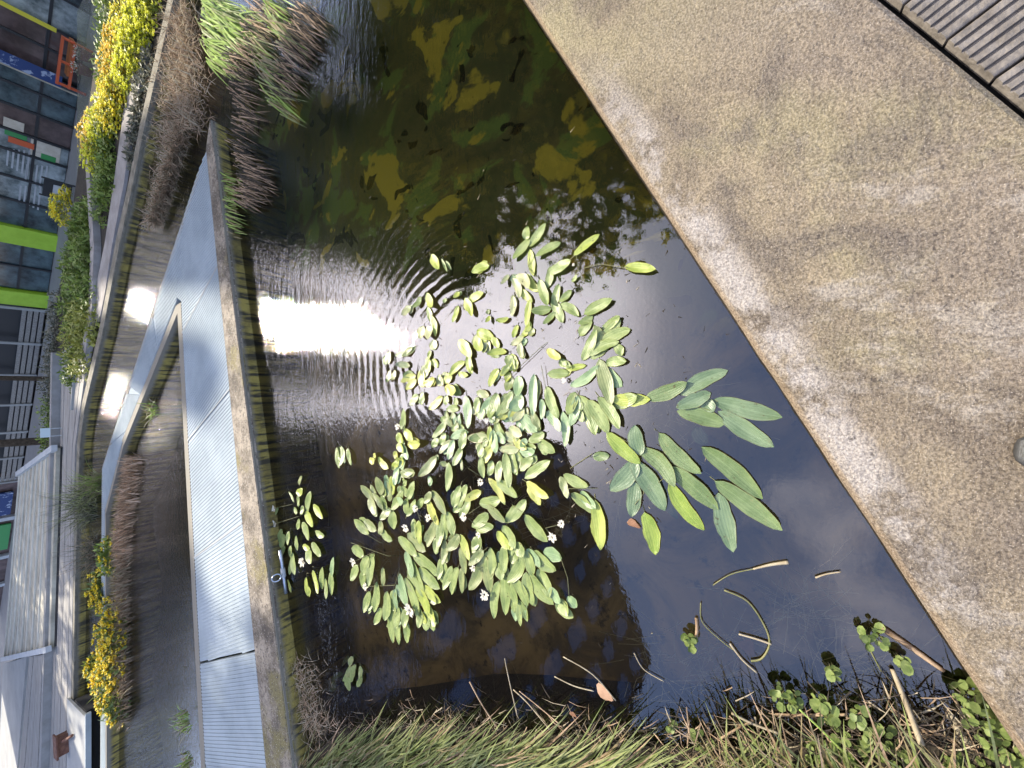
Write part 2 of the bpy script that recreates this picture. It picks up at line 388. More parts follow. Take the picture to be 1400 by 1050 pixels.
fr = g.n.new('ShaderNodeFresnel'); fr.inputs['IOR'].default_value = 1.95; g.l.new(bn.outputs[0], fr.inputs['Normal'])
tr = g.n.new('ShaderNodeBsdfTransparent'); tr.inputs[0].default_value = (.80, .80, .66, 1)
gl = g.n.new('ShaderNodeBsdfGlossy'); gl.inputs['Roughness'].default_value = .02; gl.inputs[0].default_value = (1, 1, 1, 1)
g.l.new(bn.outputs[0], gl.inputs['Normal']); g.l.new(g.rng(P[1], 4.6, 6.2, .02, .06), gl.inputs['Roughness'])
ms = g.n.new('ShaderNodeMixShader'); g.l.new(fr.outputs[0], ms.inputs[0]); g.l.new(tr.outputs[0], ms.inputs[1]); g.l.new(gl.outputs[0], ms.inputs[2])
g.l.new(ms.outputs[0], g.n['Material Output'].inputs[0])
b = MB(); b.quad((-12, -1.2, 0), (6.5, -1.2, 0), (6.5, 10.0, 0), (-12, 10.0, 0))
tag(b.build('water', M_water), kind='structure')
M_bed, g = newmat('silt_bed')
cc = g.mix(g.rng(g.noise(2.4, 6, .65, dist=.8), .38, .62), (.080, .052, .024), (.260, .165, .070))
cc = g.mix(g.rng(g.noise(11, 5, .7), .55, .7), cc, (.015, .011, .006))
Pb = g.xyz(); refl_m = g.rng(g.math('SUBTRACT', Pb[0], g.math('MULTIPLY', Pb[1], .22)), .15, .45)
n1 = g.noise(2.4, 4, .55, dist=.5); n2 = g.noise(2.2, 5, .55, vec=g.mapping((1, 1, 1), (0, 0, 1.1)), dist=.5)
cc = g.mix(g.math('MULTIPLY', refl_m, .75), cc, (.105, .115, .045))  # tree reflections painted into the bed colour as olive, green and yellow patches
cc = g.mix(g.math('MULTIPLY', refl_m, g.rng(n1, .53, .58)), cc, (.17, .23, .06))
cc = g.mix(g.math('MULTIPLY', refl_m, g.rng(n2, .575, .61)), cc, (.50, .40, .06))
cc = g.mix(g.math('MULTIPLY', refl_m, g.rng(g.noise(4.5, 2, .5, dist=1), .64, .66)), cc, (.016, .012, .006))
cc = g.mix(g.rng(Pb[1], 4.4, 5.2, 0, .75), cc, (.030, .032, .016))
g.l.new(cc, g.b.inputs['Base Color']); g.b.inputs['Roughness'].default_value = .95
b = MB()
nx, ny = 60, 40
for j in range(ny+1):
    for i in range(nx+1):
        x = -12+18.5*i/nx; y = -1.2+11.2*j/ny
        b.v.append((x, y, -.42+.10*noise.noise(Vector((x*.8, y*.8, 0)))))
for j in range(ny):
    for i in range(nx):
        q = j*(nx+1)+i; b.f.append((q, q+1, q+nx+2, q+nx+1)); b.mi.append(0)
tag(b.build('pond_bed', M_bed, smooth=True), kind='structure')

# ---------------------------------------------------------------- near ledge and deck
e0, e1 = at(718, 0, .12), at(1400, 1035, .12)
dr = (e1-e0).normalized(); nrm = Vector((dr.y, -dr.x, 0))
if nrm.y > 0: nrm = -nrm
q0, q1 = at(1204, 0, .12), at(1400, 159, .12)
dq = (q1-q0).normalized()
A0 = e0-dr*3; A1 = e1+dr*3.5
B0 = q0-dq*3.2; B1 = q1+dq*5.0
b = MB()
# bevelled edge on the water side: profile swept between A0 and A1, deck side straight
NS = 90
rows = []
for i in range(NS+1):
    t = i/NS; a = A0.lerp(A1, t); bb_ = B0.lerp(B1, t); inw = (bb_-a).normalized()
    j1 = .004*noise.noise(Vector((t*60, 0, 0)))+.002*noise.noise(Vector((t*210, 3, 0)))
    j2 = .003*noise.noise(Vector((t*60, 9, 0)))
    prof = [(0.006, -.6), (0.004, 0.0), (0.0+j1, .085), (.006+j1, .104+j2), (.018+j1, .116+j2), (.045, .12)]
    row = [(a.x+inw.x*o_, a.y+inw.y*o_, z_) for o_, z_ in prof]
    row += [(bb_.x-inw.x*.02, bb_.y-inw.y*.02, .12), (bb_.x, bb_.y, .112), (bb_.x, bb_.y, -.6)]
    rows.append(row)
K = len(rows[0])
for r_ in rows: b.v += r_
for i in range(NS):
    for k in range(K-1):
        b.f.append((i*K+k, i*K+k+1, (i+1)*K+k+1, (i+1)*K+k)); b.mi.append(0)
tag(b.build('concrete_ledge', M_ledge, smooth=False), 'broad pitted concrete ledge with yellow lichen along the near pond edge', 'ledge')

# deck boards run away from the ledge (ribbed tops)
deck = empty('timber_deck', at(1330, 60, .12), 'grey ribbed timber decking behind the lichen-stained concrete ledge', 'deck')
g0 = at(1289, 58, .12); bd = (at(1397, -24, .12)-g0).normalized()      # board direction
perp = dq
spac = abs((at(1354, 110, .12)-g0).dot(dq))
def board(k):
    b = MB(); start = g0+dq*(spac*k)+bd*.012
    s0 = start+dq*.004; s1 = start+dq*(spac-.004)
    # butt at ledge line
    wd = (s1-s0).length; nr = 6
    Lb = 3.2
    zt, zr = .118, .110
    prof = []
    for r_ in range(nr):
        u0 = r_/nr; prof += [(u0+.02, zt), (u0+.62/nr+.02, zt), (u0+.70/nr+.02, zr), (u0+.92/nr+.02, zr)]
    prof[-2:] = [(.985, zt-.002)]
    prof = [(0.0, .085), (0.0, zt-.003)]+prof+[(1.0, zt-.004), (1.0, .085)]
    n = len(prof)
    for end in (0, Lb):
        for u_, z_ in prof:
            p = s0.lerp(s1, u_)+bd*end; b.v.append((p.x, p.y, z_))
    for i in range(n-1): b.f.append((i, i+1, n+i+1, n+i)); b.mi.append(0)
    b.f.append(tuple(range(n))); b.mi.append(0)
    return b.build('board', M_deck, deck)
for k in range(-12, 22): board(k)
b = MB(); p0 = g0-dq*2.2; p1 = g0+dq*3.6
b.prism([(p0.x, p0.y), (p1.x, p1.y), ((p1+bd*3.2).x, (p1+bd*3.2).y), ((p0+bd*3.2).x, (p0+bd*3.2).y)], -.1, .05)
b.build('joist_frame', M_dark, deck)

# shoe of the photographer
def shoe(loc, rz, label):
    e = empty('shoe', loc, label, 'shoe')
    ca, sa = math.cos(rz), math.sin(rz)
    def loft(secs, k=18, nm='', mt=None):
        b = MB()
        for (y, wd, z0, z1, sq) in secs:
            for q in range(k):
                an = 2*math.pi*q/k
                x = wd/2*math.copysign(abs(math.cos(an))**sq, math.cos(an)); z = (z0+z1)/2+(z1-z0)/2*math.copysign(abs(math.sin(an))**sq, math.sin(an))
                b.v.append((loc[0]+x*ca-y*sa, loc[1]+x*sa+y*ca, loc[2]+z))
        for i in range(len(secs)-1):
            for q in range(k):
                r = (q+1) % k; b.f.append((i*k+q, i*k+r, (i+1)*k+r, (i+1)*k+q)); b.mi.append(0)
        b.f.append(tuple(reversed(range(k)))); b.mi.append(0)
        b.f.append(tuple((len(secs)-1)*k+q for q in range(k))); b.mi.append(0)
        return b.build(nm, mt, e, smooth=True)
    loft([(0, .03, .004, .02, .8), (-.004, .055, .001, .026, .6), (-.02, .084, 0, .028, .6), (-.06, .102, 0, .028, .6), (-.14, .092, 0, .028, .6), (-.22, .078, 0, .028, .6), (-.27, .066, 0, .03, .6), (-.285, .03, 0, .03, .8)], nm='sole', mt=M_rubber)
    loft([(-.004, .02, .024, .032, 1), (-.010, .050, .022, .046, 1), (-.03, .078, .02, .060, .9), (-.07, .092, .02, .070, .9), (-.13, .082, .02, .095, 1), (-.18, .074, .02, .12, 1), (-.24, .068, .02, .13, 1), (-.27, .05, .02, .12, 1), (-.28, .02, .03, .10, 1)], nm='upper', mt=mat('grey_canvas', (.06, .062, .062), (.13, .13, .13), 60, .6, .4, 120, stretch=(1, 4, 1)))
    for k_ in range(3):
        y = -.10-.025*k_
        b = MB(); pts = []
        for a_ in range(7):
            x = -.03+.01*a_; zz = .078+.016*k_+.011*(1-((a_-3)/3)**2)
            pts.append((loc[0]+x*ca-y*sa, loc[1]+x*sa+y*ca, loc[2]+zz))
        b.tube(pts, .003, 5); b.build('lace', M_rubber, e)
sp = at(1384, 614, .12)
shoe((sp.x, sp.y, .12), R(-4), 'dark grey shoe with its rounded toe cap on the concrete ledge')

# ---------------------------------------------------------------- grating walkway with its kerbs
wk = empty('walkway', (0, 4, 0), 'pale blue-grey metal grating walkway on a concrete wall, crossing the pond', 'walkway')
ZT = .12
R0, R1 = Vector((2.42, 4.215, 0)), Vector((-5.6, 2.06, 0))          # outer face of the near beam
gR = [at(x, y, ZT) for x, y in ((288, 200), (317, 600), (334, 750), (364, 1050))]
gr0 = Vector((2.17, 4.29, 0)); gr1 = Vector((-5.6, 2.62, 0))
hn0 = Vector((.79, 5.0, 0)); hn1 = Vector((-5.6, 4.14, 0))           # hole near edge
ol0 = Vector((2.02, 4.48, 0)); ol1 = Vector((-1.19, 7.80, 0)); ol2 = Vector((-6.2, 7.90, 0))
hf1 = Vector((-.79, 6.80, 0)); hf2 = Vector((-1.80, 7.60, 0)); hf3 = Vector((-6.2, 7.55, 0))
def xy(v): return (v.x, v.y)
def strip(name, a, b_, c, d, z0, z1, mt):
    b = MB(); b.prism([xy(a), xy(b_), xy(c), xy(d)], z0, z1); return b.build(name, mt, wk)
tip = Vector((2.30, 4.33, 0))
# near beam: side face mossy, top grey concrete
strip('near_beam', R0, R1, gr1, gr0, -.6, ZT-.004, M_wallmoss)
b = MB()
n_ = 60
for i in range(n_+1):
    t = i/n_; a = R0.lerp(R1, t); c = gr0.lerp(gr1, t)
    w_ = (c-a).normalized()
    jj = .006*noise.noise(Vector((t*50, 1, 0)))
    b.v += [(a.x-w_.x*(.004+jj), a.y-w_.y*(.004+jj), ZT-.03), (a.x+w_.x*(.008+jj), a.y+w_.y*(.008+jj), ZT+.002), (c.x, c.y, ZT+.006)]
for i in range(n_):
    for k in range(2): b.f.append((3*i+k, 3*i+k+1, 3*i+k+4, 3*i+k+3)); b.mi.append(0)
b.build('beam_top', M_walltop, wk)
# kerbs around the opening and on the outer side
def inset_beam(name, a, b_, wd, z0, z1, side, mt):
    t = (b_-a).normalized(); nn = Vector((-t.y, t.x, 0))*side
    m_ = MB(); m_.prism([xy(a), xy(b_), xy(b_+nn*wd), xy(a+nn*wd)], z0, z1); return m_.build(name, mt, wk)
inset_beam('hole_kerb', hn1, hn0+Vector((.02, .003, 0)), .10, -.6, ZT+.004, -1, M_wallmoss)
inset_beam('hole_kerb', hn0+Vector((-.045, -.03, 0)), hf1, .09, -.6, ZT+.003, -1, M_wallmoss)
inset_beam('hole_kerb', hf1, hf2, .06, -.6, ZT+.0035, -1, M_wallmoss)
inset_beam('hole_kerb', hf2, hf3, .05, -.6, ZT+.0025, -1, M_wallmoss)
inset_beam('outer_kerb', ol0, ol1, .05, -.6, ZT+.003, 1, M_wallmoss)
inset_beam('outer_kerb', ol1, ol2, .04, -.6, ZT+.002, 1, M_wallmoss)
# grating panels: bearing tray + many ribs
def grating(poly, ribdir, nm='grating_panel', gap=.0):
    b = MB(); b.prism(poly, ZT-.035, ZT-.001)
    # ribs clipped to the polygon
    d = Vector((ribdir[0], ribdir[1])).normalized(); nr = Vector((-d.y, d.x))
    us = [p[0]*nr.x+p[1]*nr.y for p in poly]; u = min(us)+.01
    while u < max(us)-.008:
        hits = []
        for i in range(len(poly)):
            p, q = poly[i], poly[(i+1) % len(poly)]
            a_ = p[0]*nr.x+p[1]*nr.y-u; c_ = q[0]*nr.x+q[1]*nr.y-u
            if a_*c_ < 0:
                t = a_/(a_-c_); x, y = p[0]+(q[0]-p[0])*t, p[1]+(q[1]-p[1])*t
                hits.append((x*d.x+y*d.y, x, y))
        hits.sort()
        if len(hits) >= 2 and hits[-1][0]-hits[0][0] > .03:
            b.beam((hits[0][1]+d.x*.004, hits[0][2]+d.y*.004, ZT+.0), (hits[-1][1]-d.x*.004, hits[-1][2]-d.y*.004, ZT+.0), .018, .007)
        u += .030
    return b.build(nm, M_grate, wk)
# seams across the near arm
def lerpx(a, c, x): t = (x-a.x)/(c.x-a.x); return a.lerp(c, t)
nearA = lambda x: lerpx(gr0, gr1, x)+Vector((0, .004, 0))
hk0 = hn0+Vector((0, -.10, 0)); hk1 = hn1+Vector((0, -.10, 0))
farA = lambda x: lerpx(hk0, hk1, x)
seams = [(.95, .55), (-.09, -.50), (-1.02, -1.45), (-1.97, -2.40), (-2.95, -3.3), (-3.9, -4.2), (-5.2, -5.4)]
sg = [at(290, 367, ZT), at(251, 454, ZT)]
rib = Vector((-.35, 1.0, 0)).normalized()
prev = None
seam_pts = []
for px0, px1 in (((290, 367), (251, 454)), ((307, 532), (264, 603)), ((334, 715), (272, 765)), ((346, 886), (282, 913))):
    p, q = at(*px0, ZT), at(*px1, ZT); seam_pts.append((nearA(p.x), farA(min(.78, q.x))))
seam_pts.append((nearA(-3.6), farA(-3.55))); seam_pts.append((nearA(-5.3), farA(-5.3)))
# first panel: the wedge between the tip and the first seam, plus the arm going away
def poly2(*pts): return [xy(p) for p in pts]
s0a, s0b = seam_pts[0]
ok0 = ol0
grating(poly2(gr0, s0a, s0b, hk0+Vector((.05, .0, 0)), hn0+Vector((.10, .03, 0)), Vector((1.66, 4.85, 0)), ol0), rib)
for (a, c), (a2, c2) in zip(seam_pts[:-1], seam_pts[1:]):
    w_ = .006
    if a.x < -1.9 and a.x > -2.4: w_ = .022
    grating(poly2(a+Vector((-w_, 0, 0)), a2+Vector((w_*.5, 0, 0)), c2+Vector((w_*.5, 0, 0)), c+Vector((-w_, 0, 0))), (a-c).to_2d() if hasattr(a, 'to_2d') else (a-c))
for (p_, q_2) in seam_pts[:3]:
    b = MB(); b.beam(p_+Vector((-.004, 0, ZT+.006)), q_2+Vector((-.004, 0, ZT+.006)), .012, .004); b.build('joint_strip', M_render, wk)
b = MB(); b.prism([(.86, 5.03), (-.70, 6.86), (-1.76, 7.66), (-1.17, 7.78), (1.66, 4.86)], ZT-.04, ZT-.003); b.build('arm_plate', M_grate, wk)
rib2 = Vector((.75, .62, 0))
hk = lambda t: (hn0+Vector((.06, .03, 0))).lerp(hf1+Vector((.07, .05, 0)), t)
olp = lambda t: Vector((1.66, 4.85, 0)).lerp(ol1, t)
for t0, t1 in ((0, .3), (.305, .62), (.625, .92)):
    grating(poly2(hk(t0), hk(t1), olp(t1*.95), olp(t0)), rib2)
grating(poly2(hk(.925), hf1+Vector((.07, .05, 0)), hf2+Vector((.02, .055, 0)), ol1+Vector((-.02, -.0, 0)), olp(.88)), rib2)
grating(poly2(hf2+Vector((-.0, .056, 0)), hf3+Vector((0, .056, 0)), ol2, ol1+Vector((-.03, 0, 0))), (0, 1))

# pipe clamp with a ring on the walkway wall
pc = empty('pipe_stub', at(388, 785, .02), 'short grey metal pipe with a ring hook against the walkway wall', 'pipe')
p0, p1 = at(383, 752, .05), at(391, 811, .02)
b = MB(); b.tube([p0, p0.lerp(p1, .3), p0.lerp(p1, .7), p1], .012, 10); b.build('pipe', M_metal, pc, smooth=True)
b = MB(); b.tube([p0.lerp(p1, .42), p0.lerp(p1, .62)], .017, 10); b.build('clamp', M_white, pc, smooth=True)
b = MB(); rc = at(378, 790, .09)
b.tube([rc+Vector((.028*math.cos(a), .012*math.sin(a), .028*math.sin(a))) for a in [i*math.pi/8 for i in range(17)]], .005, 6, cap=False); b.build('ring', M_metal, pc, smooth=True)
b = MB(); b.tube([rc+Vector((0, -.01, -.028)), p0.lerp(p1, .5)], .005, 6); b.build('hook', M_metal, pc, smooth=True)

# ---------------------------------------------------------------- far bank
fw = [at(x, y, .12) for x, y in ((262, -60), (238, 0), (197, 180), (183, 250), (163, 340), (140, 460), (116, 560))]
fw += [Vector((-1.0, 9.06, .12)), Vector((-3.3, 9.36, .12)), Vector((-7.5, 9.62, .12)), Vector((-12, 9.8, .12))]
def ribbon(pts, off0, off1, z0, z1, mt, name, parent=None, wob=0):
    """solid strip between two offsets (towards +Y side) of a polyline"""
    n = len(pts); nn = []
    for i in range(n):
        t = (pts[min(i+1, n-1)]-pts[max(i-1, 0)]).normalized(); q = Vector((-t.y, t.x, 0)); q = q if q.y > 0 else -q; nn.append(q)
    b = MB()
    for i in range(n):
        a = pts[i]+nn[i]*off0; c = pts[i]+nn[i]*off1
        b.v += [(a.x, a.y, z0), (a.x, a.y, z1), (c.x, c.y, z1), (c.x, c.y, z0)]
    for i in range(n-1):
        for k in range(4): b.f.append((4*i+k, 4*i+(k+1) % 4, 4*i+4+(k+1) % 4, 4*i+4+k)); b.mi.append(0)
    b.f.append((0, 3, 2, 1)); b.f.append(tuple(4*(n-1)+k for k in range(4))); b.mi += [0, 0]
    return b.build(name, mt, parent)
bw = empty('bank_wall', (1, 7.5, 0), 'stained concrete retaining wall with a pale kerb along the far side of the pond', 'wall')
ribbon(fw, 0, .22, -.6, .105, M_wallmoss, 'wall_face', bw)
ribbon(fw, -.012, .16, .107, .13, M_conc, 'coping', bw)
# land behind: path as structure
o = ribbon(fw, .222, 3.0, -.6, .085, M_soil, 'soil'); tag(o, kind='structure')
# grey path strips
pp = [at(x, y, .1) for x, y in ((185, 60), (172, 150), (158, 250), (146, 330), (132, 400), (128, 440))]
pq = [at(x, y, .1) for x, y in ((206, 60), (186, 150), (172, 250), (155, 340), (146, 400), (138, 440))]
b = MB()
for i in range(len(pp)):
    b.v += [(pp[i].x, pp[i].y, .118), (pq[i].x, pq[i].y, .118), (pq[i].x, pq[i].y, .06), (pp[i].x, pp[i].y, .06)]
for i in range(len(pp)-1):
    for k in range(3): b.f.append((4*i+k, 4*i+k+4, 4*i+k+5, 4*i+k+1)); b.mi.append(0)
    b.f.append((4*i+3, 4*i+7, 4*i+4, 4*i)); b.mi.append(0)
tag(b.build('path', M_path), kind='structure')
o = ribbon([at(x, y, .1) for x, y in ((142, 130), (127, 225), (134, 340), (131, 420), (122, 480))], -.10, .10, .0, .16, M_path, 'edging_kerb')
tag(o, 'pale stone kerb between the green bushes and the far path', 'kerb')
# plank deck along the far side (left part of the upright view)
pd = empty('plank_boardwalk', (-3, 10, .1), 'weathered grey plank boardwalk above the far mossy pond wall', 'boardwalk')
pa0, pa1 = Vector((.75, 8.35, 0)), Vector((-1.0, 9.30, 0)); pa2 = Vector((-9, 9.85, 0))
pb0, pb1, pb2 = Vector((.55, 10.3, 0)), Vector((-1.1, 10.45, 0)), Vector((-9, 11.6, 0))
for k in range(6):
    t0, t1 = k/6+.008, (k+1)/6-.008
    b = MB()
    b.prism([xy(pa0.lerp(pb0, t0)), xy(pa1.lerp(pb1, t0)), xy(pa1.lerp(pb1, t1)), xy(pa0.lerp(pb0, t1))], .09, .135+.003*(k % 2))
    b.prism([xy(pa1.lerp(pb1, t0)), xy(pa2.lerp(pb2, t0)), xy(pa2.lerp(pb2, t1)), xy(pa1.lerp(pb1, t1))], .09, .135+.003*(k % 2))
    b.build('plank', M_plank, pd)
b = MB(); b.beam((.55, 10.38, .16), (-1.1, 10.52, .16), .14, .16); b.beam((-1.1, 10.52, .161), (-9, 11.68, .161), .14, .16); b.build('edge_beam', mat('grey_edge_beam', (.22, .21, .19), (.30, .29, .27), 5, .7), pd)
# white strip in the boardwalk (drain rail)
b = MB(); b.beam(at(104, 470, .15), at(98, 560, .15), .05, .03); b.build('drain_rail', M_render, pd)

def vwall(p, q, zp, zq, z0, th, mt, name, parent=None):
    t = (q-p).normalized(); nn = Vector((-t.y, t.x, 0)); nn = nn if nn.y > 0 else -nn
    b = MB(); a, c = p+nn*th, q+nn*th
    b.v = [(p.x, p.y, z0), (q.x, q.y, z0), (q.x, q.y, zq), (p.x, p.y, zp), (a.x, a.y, z0), (c.x, c.y, z0), (c.x, c.y, zq), (a.x, a.y, zp)]
    b.f = [(0, 1, 2, 3), (7, 6, 5, 4), (3, 2, 6, 7), (1, 5, 6, 2), (0, 3, 7, 4), (0, 4, 5, 1)]; b.mi = [0]*6
    return b.build(name, mt, parent)
# sunlit timber terrace of wide boards, then lower boards and pale paving to its left
terr = empty('timber_terrace', (-3, 12, .1), 'sunlit terrace of wide pale boards with white end rails beyond the boardwalk', 'terrace')
ZTr = .20
tA, tB = [at(78, 612, ZTr), at(27, 648, ZTr)], [at(70, 886, ZTr), at(6, 900, ZTr)]
NB = 9
for k in range(NB):
    t0, t1 = (k/NB)+.018, ((k+1)/NB)-.012
    b = MB(); b.prism([xy(tA[0].lerp(tA[1], t0)), xy(tB[0].lerp(tB[1], t0)), xy(tB[0].lerp(tB[1], t1)), xy(tA[0].lerp(tA[1], t1))], ZTr-.05, ZTr+.006*(k % 2)); b.build('board', M_batten, terr)
    b = MB(); b.beam(tA[0].lerp(tA[1], t1)+Vector((0, -.02, .012)), tB[0].lerp(tB[1], t1)+Vector((0, -.02, .012)), .05, .02); b.build('nosing', M_batten2, terr)
for p in (tA, tB):
    b = MB(); b.beam(p[0]+Vector((0, 0, .03)), p[1]+Vector((0, 0, .03)), .10, .07); b.build('end_rail', M_white, terr)
b = MB(); b.prism([xy(tA[0]), xy(tB[0]), xy(tB[1]), xy(tA[1])], -.3, ZTr-.055); b.build('base', M_dark, terr)
lb = empty('side_boards', (-6, 12, .1), 'flat grey boards left of the sunlit terrace', 'boards')
l0, l1 = [at(66, 894, .17), at(40, 898, .17)], [at(62, 1090, .17), at(22, 1090, .17)]
for k in range(4):
    t0, t1 = k/4+.01, (k+1)/4-.012
    b = MB(); b.prism([xy(l0[0].lerp(l0[1], t0)), xy(l1[0].lerp(l1[1], t0)), xy(l1[0].lerp(l1[1], t1)), xy(l0[0].lerp(l0[1], t1))], .0, .17+.004*(k % 2)); b.build('board', M_plank, lb)
q_ = [at(36, 898, .15), at(4, 908, .15), at(-4, 1100, .15), at(20, 1090, .15)]
b = MB(); b.prism([xy(p) for p in q_], -.3, .15); tag(b.build('pavement', M_render), kind='structure')
# grey metal plate bridge with black gap below
mb = empty('metal_plate_bridge', (-5, 9, 0), 'smooth grey metal plate spanning a black gap at the far pond corner', 'bridge')
b = MB(); b.prism([(-4.95, 8.42), (-9, 8.42), (-9, 9.62), (-5.20, 9.62)], .145, .175); b.build('plate', M_render, mb)
b = MB(); b.prism([(-4.9, 8.38), (-9, 8.38), (-9, 8.42), (-4.9, 8.42)], .12, .18); b.build('front_trim', M_grate, mb)
b = MB(); b.prism([(-4.95, 8.55), (-9, 8.55), (-9, 9.3), (-5.1, 9.3)], -.3, .14); b.build('void', M_dark, mb)
rv = empty('rusty_valve', (-5.6, 10.2, .15), 'rusty iron valve box with a stub arm beside the metal plate', 'valve')
q = at(95, 1012, .15)
b = MB(); b.box((q.x, q.y, .22), (.28, .22, .14), .3); b.build('box', M_rust, rv)
b = MB(); b.box((q.x, q.y, .30), (.34, .28, .02), .3); b.build('lid', M_rust, rv)
b = MB(); b.tube([(q.x+.1, q.y-.1, .24), (q.x+.3, q.y-.42, .22), (q.x+.36, q.y-.5, .2)], .022, 7); b.build('arm', M_rust, rv)

# ---------------------------------------------------------------- lower plaza and the building ahead
b = MB(); b.quad((-400, -400, -2.2), (400, -400, -2.2), (400, 400, -2.2), (-400, 400, -2.2))
tag(b.build('ground', M_plaza), kind='structure')
FZ = -2.2
fac0, fac1 = Vector((15.8, 19.9, 0)), Vector((-5.1, 37.4, 0))
fdir = (fac1-fac0).normalized(); fn = Vector((fdir.y, -fdir.x, 0)); fn = fn if fn.y < 0 else -fn     # towards camera
def fy(pxy, pxx=None):
    """distance along the facade whose base shows at image row pxy"""
    # ray row pxy hits the facade plane base: solve with a search
    lo_, hi_ = -3.0, 30.0
    for _ in range(50):
        mid = (lo_+hi_)/2; p = fac0+fdir*mid
        dep = p.y*S-(FZ-ZC)*C; yy = 525-F*p.x/dep
        if yy < pxy: lo_ = mid
        else: hi_ = mid
    return lo_
def fpt(s_, off=0): return fac0+fdir*s_+fn*off
frz = math.atan2(fdir.y, fdir.x)
bld = empty('glass_fronted_building', (6, 27, FZ), 'building with dark glazing and lime green columns across the lower plaza', 'building')
def fbox(s0, s1, off, th, z0, z1, mt, name):
    a = fpt((s0+s1)/2, off-th/2); b = MB(); b.box((a.x, a.y, (z0+z1)/2), (s1-s0, th, z1-z0), frz); return b.build(name, mt, bld)
# bays: (row0, row1, material, recess)
glassbays = [(-40, 20, M_glass), (20, 62, M_glass2), (62, 90, M_glass3), (90, 118, M_glass3), (124, 150, M_glass), (150, 176, M_glass), (176, 206, M_glass3), (206, 230, M_glass2), (230, 262, M_glass2), (262, 290, M_glass2), (290, 322, M_glass), (342, 372, M_glass), (372, 402, M_glass)]
for i, (r0, r1, mt) in enumerate(glassbays):
    s0, s1 = fy(r0), fy(r1)
    fbox(s0+.03, s1-.03, -.10, .04, FZ+.02, 1.5, mt, 'window')
    fbox(s0-.04, s0+.04, .0, .14, FZ, 1.5, M_black, 'mullion')
    fbox(s0+.04, s1-.04, -.04, .08, FZ+.9, FZ+.98, M_black, 'rail')
for r0, r1 in ((322, 343), (403, 420)):
    fbox(fy(r0), fy(r1), .12, .30, FZ, 1.5, M_lime, 'lime_column')
fbox(fy(-60), fy(420), .10, .3, 1.5, 2.3, M_lime, 'fascia')
fbox(fy(-60), fy(420)-.02, -.30, .5, FZ, 3.0, M_black, 'back_wall')
# pale plinth and batten screen left of the second lime column
sA, sB = fy(422), fy(655)
Yp = fpt((sA+sB)/2).y; zpl = zof(Yp, 44)
fbox(sA, sB, .35, .4, FZ, zpl, M_white, 'plinth')
for k in range(4):
    z0_ = zpl+.06+k*(zof(Yp, 14)-zpl)/4
    fbox(sA+.02, sB, .12, .05, z0_, z0_+(zof(Yp, 14)-zpl)/4-.05, M_plank, 'screen_board')
for k in range(7):
    s_ = sA+.05+k*(sB-sA-.1)/6
    fbox(s_-.06, s_+.06, .20, .06, zpl+.01, FZ+2.9, M_render, 'screen_post')
fbox(sA, sB, -.2, .3, FZ, 2.6, M_black, 'screen_backing')
# unseen upper storeys: heights and gaps shaped to shade the walkway and pass the sun
def block(name, s0, s1, z0, z1, mt, depth=9, rows_=None):
    if z1 > 18: depth = 1.6  # tall blocks kept thin so the shade they cast stays narrow
    fbox(s0, s1, -.10, depth, z0, z1, mt, name)
    n = max(1, int((s1-s0)/2.4)); wv_ = (s1-s0)/n
    z = z0+1.0; rows = 0
    while z+1.6 < z1:
        for i in range(n):
            if rows*n+i > 60: break
            fbox(s0+wv_*(i+.22), s0+wv_*(i+.80), -.02, .12, z, z+1.5, M_glass if (i+rows) % 3 else M_glass2, 'window')
        z += 3.0; rows += 1
# s coordinate of a world X on the facade line
def sx_(X): return (X-fac0.x)/fdir.x
block('upper_block', sx_(15.8), sx_(8.5), 2.3, 19, M_render2)
block('upper_block', sx_(8.48), sx_(5.92), 2.3, 13, M_brick)
block('upper_block', sx_(5.9), sx_(4.86), 2.3, 19, M_render)
block('upper_block', sx_(4.86), sx_(2.42), 2.3, 15.2, M_render2)
fbox(sx_(4.22), sx_(3.72), -.2, .5, 15.2, 18.5, M_brick, 'shade_stack')  # unseen stack added to cast the narrow band of shade across the walkway
block('upper_block', sx_(2.40), sx_(.5), 2.6, 19.3, M_render2)
block('upper_block', sx_(.48), sx_(-7.6), 2.6, 14, M_render2)
block('upper_block', sx_(-10.6), sx_(-15.5), 2.6, 12, M_render2)  # gaps beside this block left so bands of sky reflect in the pool
block('upper_block', sx_(-19), sx_(-27), 2.6, 15, M_brick)
block('upper_block', sx_(-33), sx_(-70), 2.6, 18, M_render2)
fbox(sx_(-5.4), sx_(-17), -.1, .3, FZ, 2.6, M_glass3, 'shopfront')
fbox(sx_(-6.6), sx_(-8.2), .1, .1, FZ+.2, FZ+2, M_blue, 'poster')
for _x in (-5.6, -8.4, -11.5, -14):
    fbox(sx_(_x), sx_(_x-.25), .1, .3, FZ, 2.6, M_white, 'pier')
fbox(sx_(-9), sx_(-11), .05, .1, FZ+.1, FZ+1.9, M_green, 'poster')
